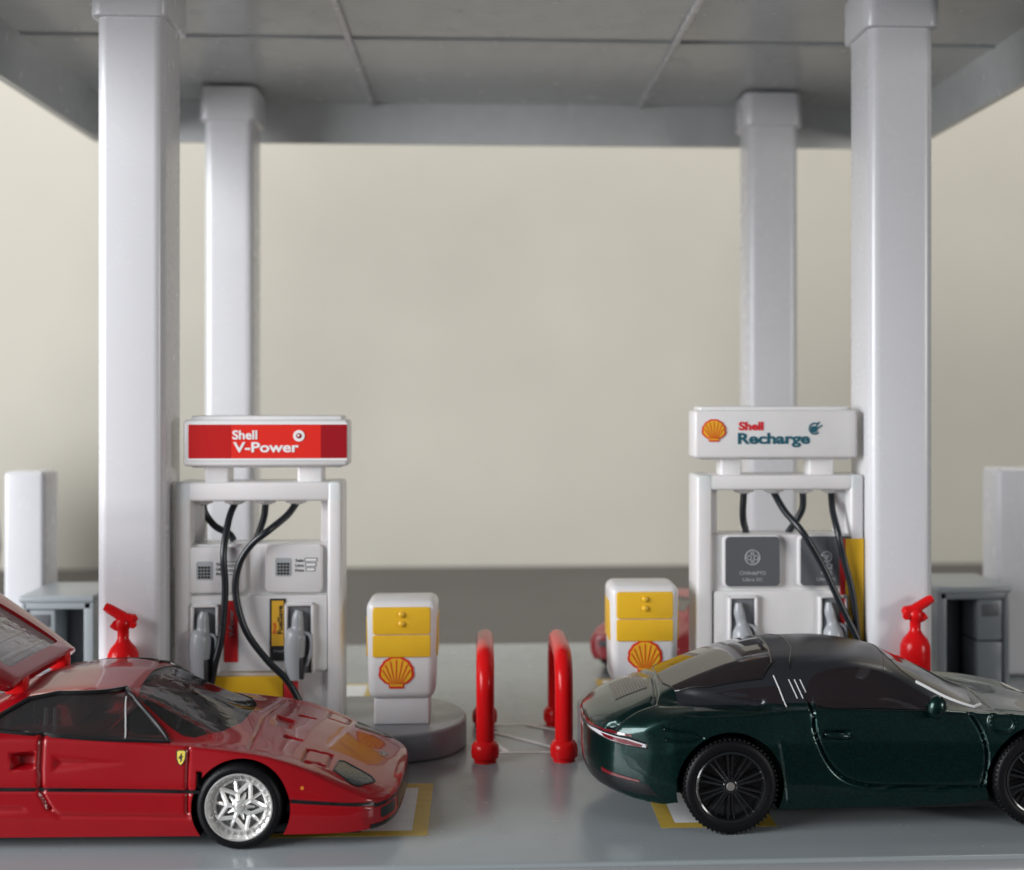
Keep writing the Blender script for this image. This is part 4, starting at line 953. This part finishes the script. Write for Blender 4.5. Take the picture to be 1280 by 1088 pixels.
    obj('underbody', box(-.4, 4.6, -1.20, 1.20, .20, .42, .03), M['carblack'], root)
    for s in (-1, 1):
        wheel_black(root, (0, s*1.32, .608), .60, .45, .40, s); wheel_black(root, (4.02, s*1.30, .608), .60, .45, .38, s)
    return root
green_car()

# ---------------------------------------------------------------- far red car
def far_car():
    root = thing('toy_car', 'small blurred red toy car parked behind the right bin', 'toy car', (3.42, 27.4, 0), math.radians(60)); root.scale = (.85, .85, .85)
    def S(x, *p): return (x, list(p))
    st = [S(-1.0, (1.0, .3), (1.1, .45), (1.12, .7), (1.0, .9), (.8, .92), (.5, .93), (0, .93)),
          S(-.4, (1.15, .25), (1.2, .45), (1.22, .75), (1.12, 1.02), (.95, 1.05), (.6, 1.07), (0, 1.08)),
          S(.5, (1.15, .25), (1.2, .45), (1.22, .78), (1.12, 1.08), (1.0, 1.12), (.8, 1.3), (0, 1.35)),
          S(1.2, (1.15, .25), (1.2, .45), (1.22, .78), (1.12, 1.08), (1.0, 1.14), (.82, 1.55), (0, 1.62)),
          S(2.3, (1.15, .25), (1.2, .45), (1.22, .78), (1.12, 1.08), (1.0, 1.14), (.82, 1.55), (0, 1.60)),
          S(3.2, (1.15, .25), (1.2, .45), (1.22, .78), (1.1, 1.05), (.95, 1.1), (.6, 1.2), (0, 1.22)),
          S(3.8, (1.0, .3), (1.05, .45), (1.08, .7), (1.0, .95), (.8, 1.0), (.5, 1.0), (0, 1.0))]
    bm, P, X = loft(st, 90, (3, 6, 6, 4, 8, 8), 3, 2, .15); bvh = BVHTree.FromBMesh(bm)
    body = obj('body', bm, M['farred'], root)
    cuts = []
    for s in (-1, 1):
        for wx in (0, 2.7): cuts.append(cyl_y(wx, .42, .46, -2.2 if s < 0 else .8, -.8 if s < 0 else 2.2, 32))
    boolean(body, cuts)
    for s in (-1, 1):
        obj('side_window', decal([(.7, 1.16), (1.25, 1.45), (2.3, 1.45), (2.9, 1.16)], 'side', s, bvh, .01, .1), M['darkglass'], root)
        for wx in (0, 2.7):
            w = bpy.data.objects.new('wheel', None); COL.objects.link(w); w.parent = root; w.location = (wx, s*1.02, .42); w.rotation_euler = (0, 0, 0 if s < 0 else PI)
            obj('tyre', tyre_bm(.42, .27, .3), M['tyre'], w)
            obj('rim', [lathe([(.27, -.13), (.25, -.15), (.22, -.1), (.22, .0)], 24, R(-PI/2, 'X'), cap=False), lathe([(.09, 0), (.09, .14), (0, .15)], 16, R(PI/2, 'X'))]+[tube([(0, -.12, 0), (.24*math.cos(a), -.12, .24*math.sin(a))], .035, 6) for a in [2*PI*k/5 for k in range(5)]], M['silver'], w)
    obj('windscreen', decal([(.55, -.7), (1.15, -.7), (1.15, .7), (.55, .7)], 'top', 1, bvh, .01, .1), M['darkglass'], root)
    obj('headlight', [decal(rrect(min(s*.5, s*.85), max(s*.5, s*.85), .62, .76, .03, 2), 'end', -1, bvh, .01, .1) for s in (-1,)], M['lamp'], root)
    obj('headlight', [decal(rrect(.5, .85, .62, .76, .03, 2), 'end', -1, bvh, .01, .1)], M['lamp'], root)
far_car()
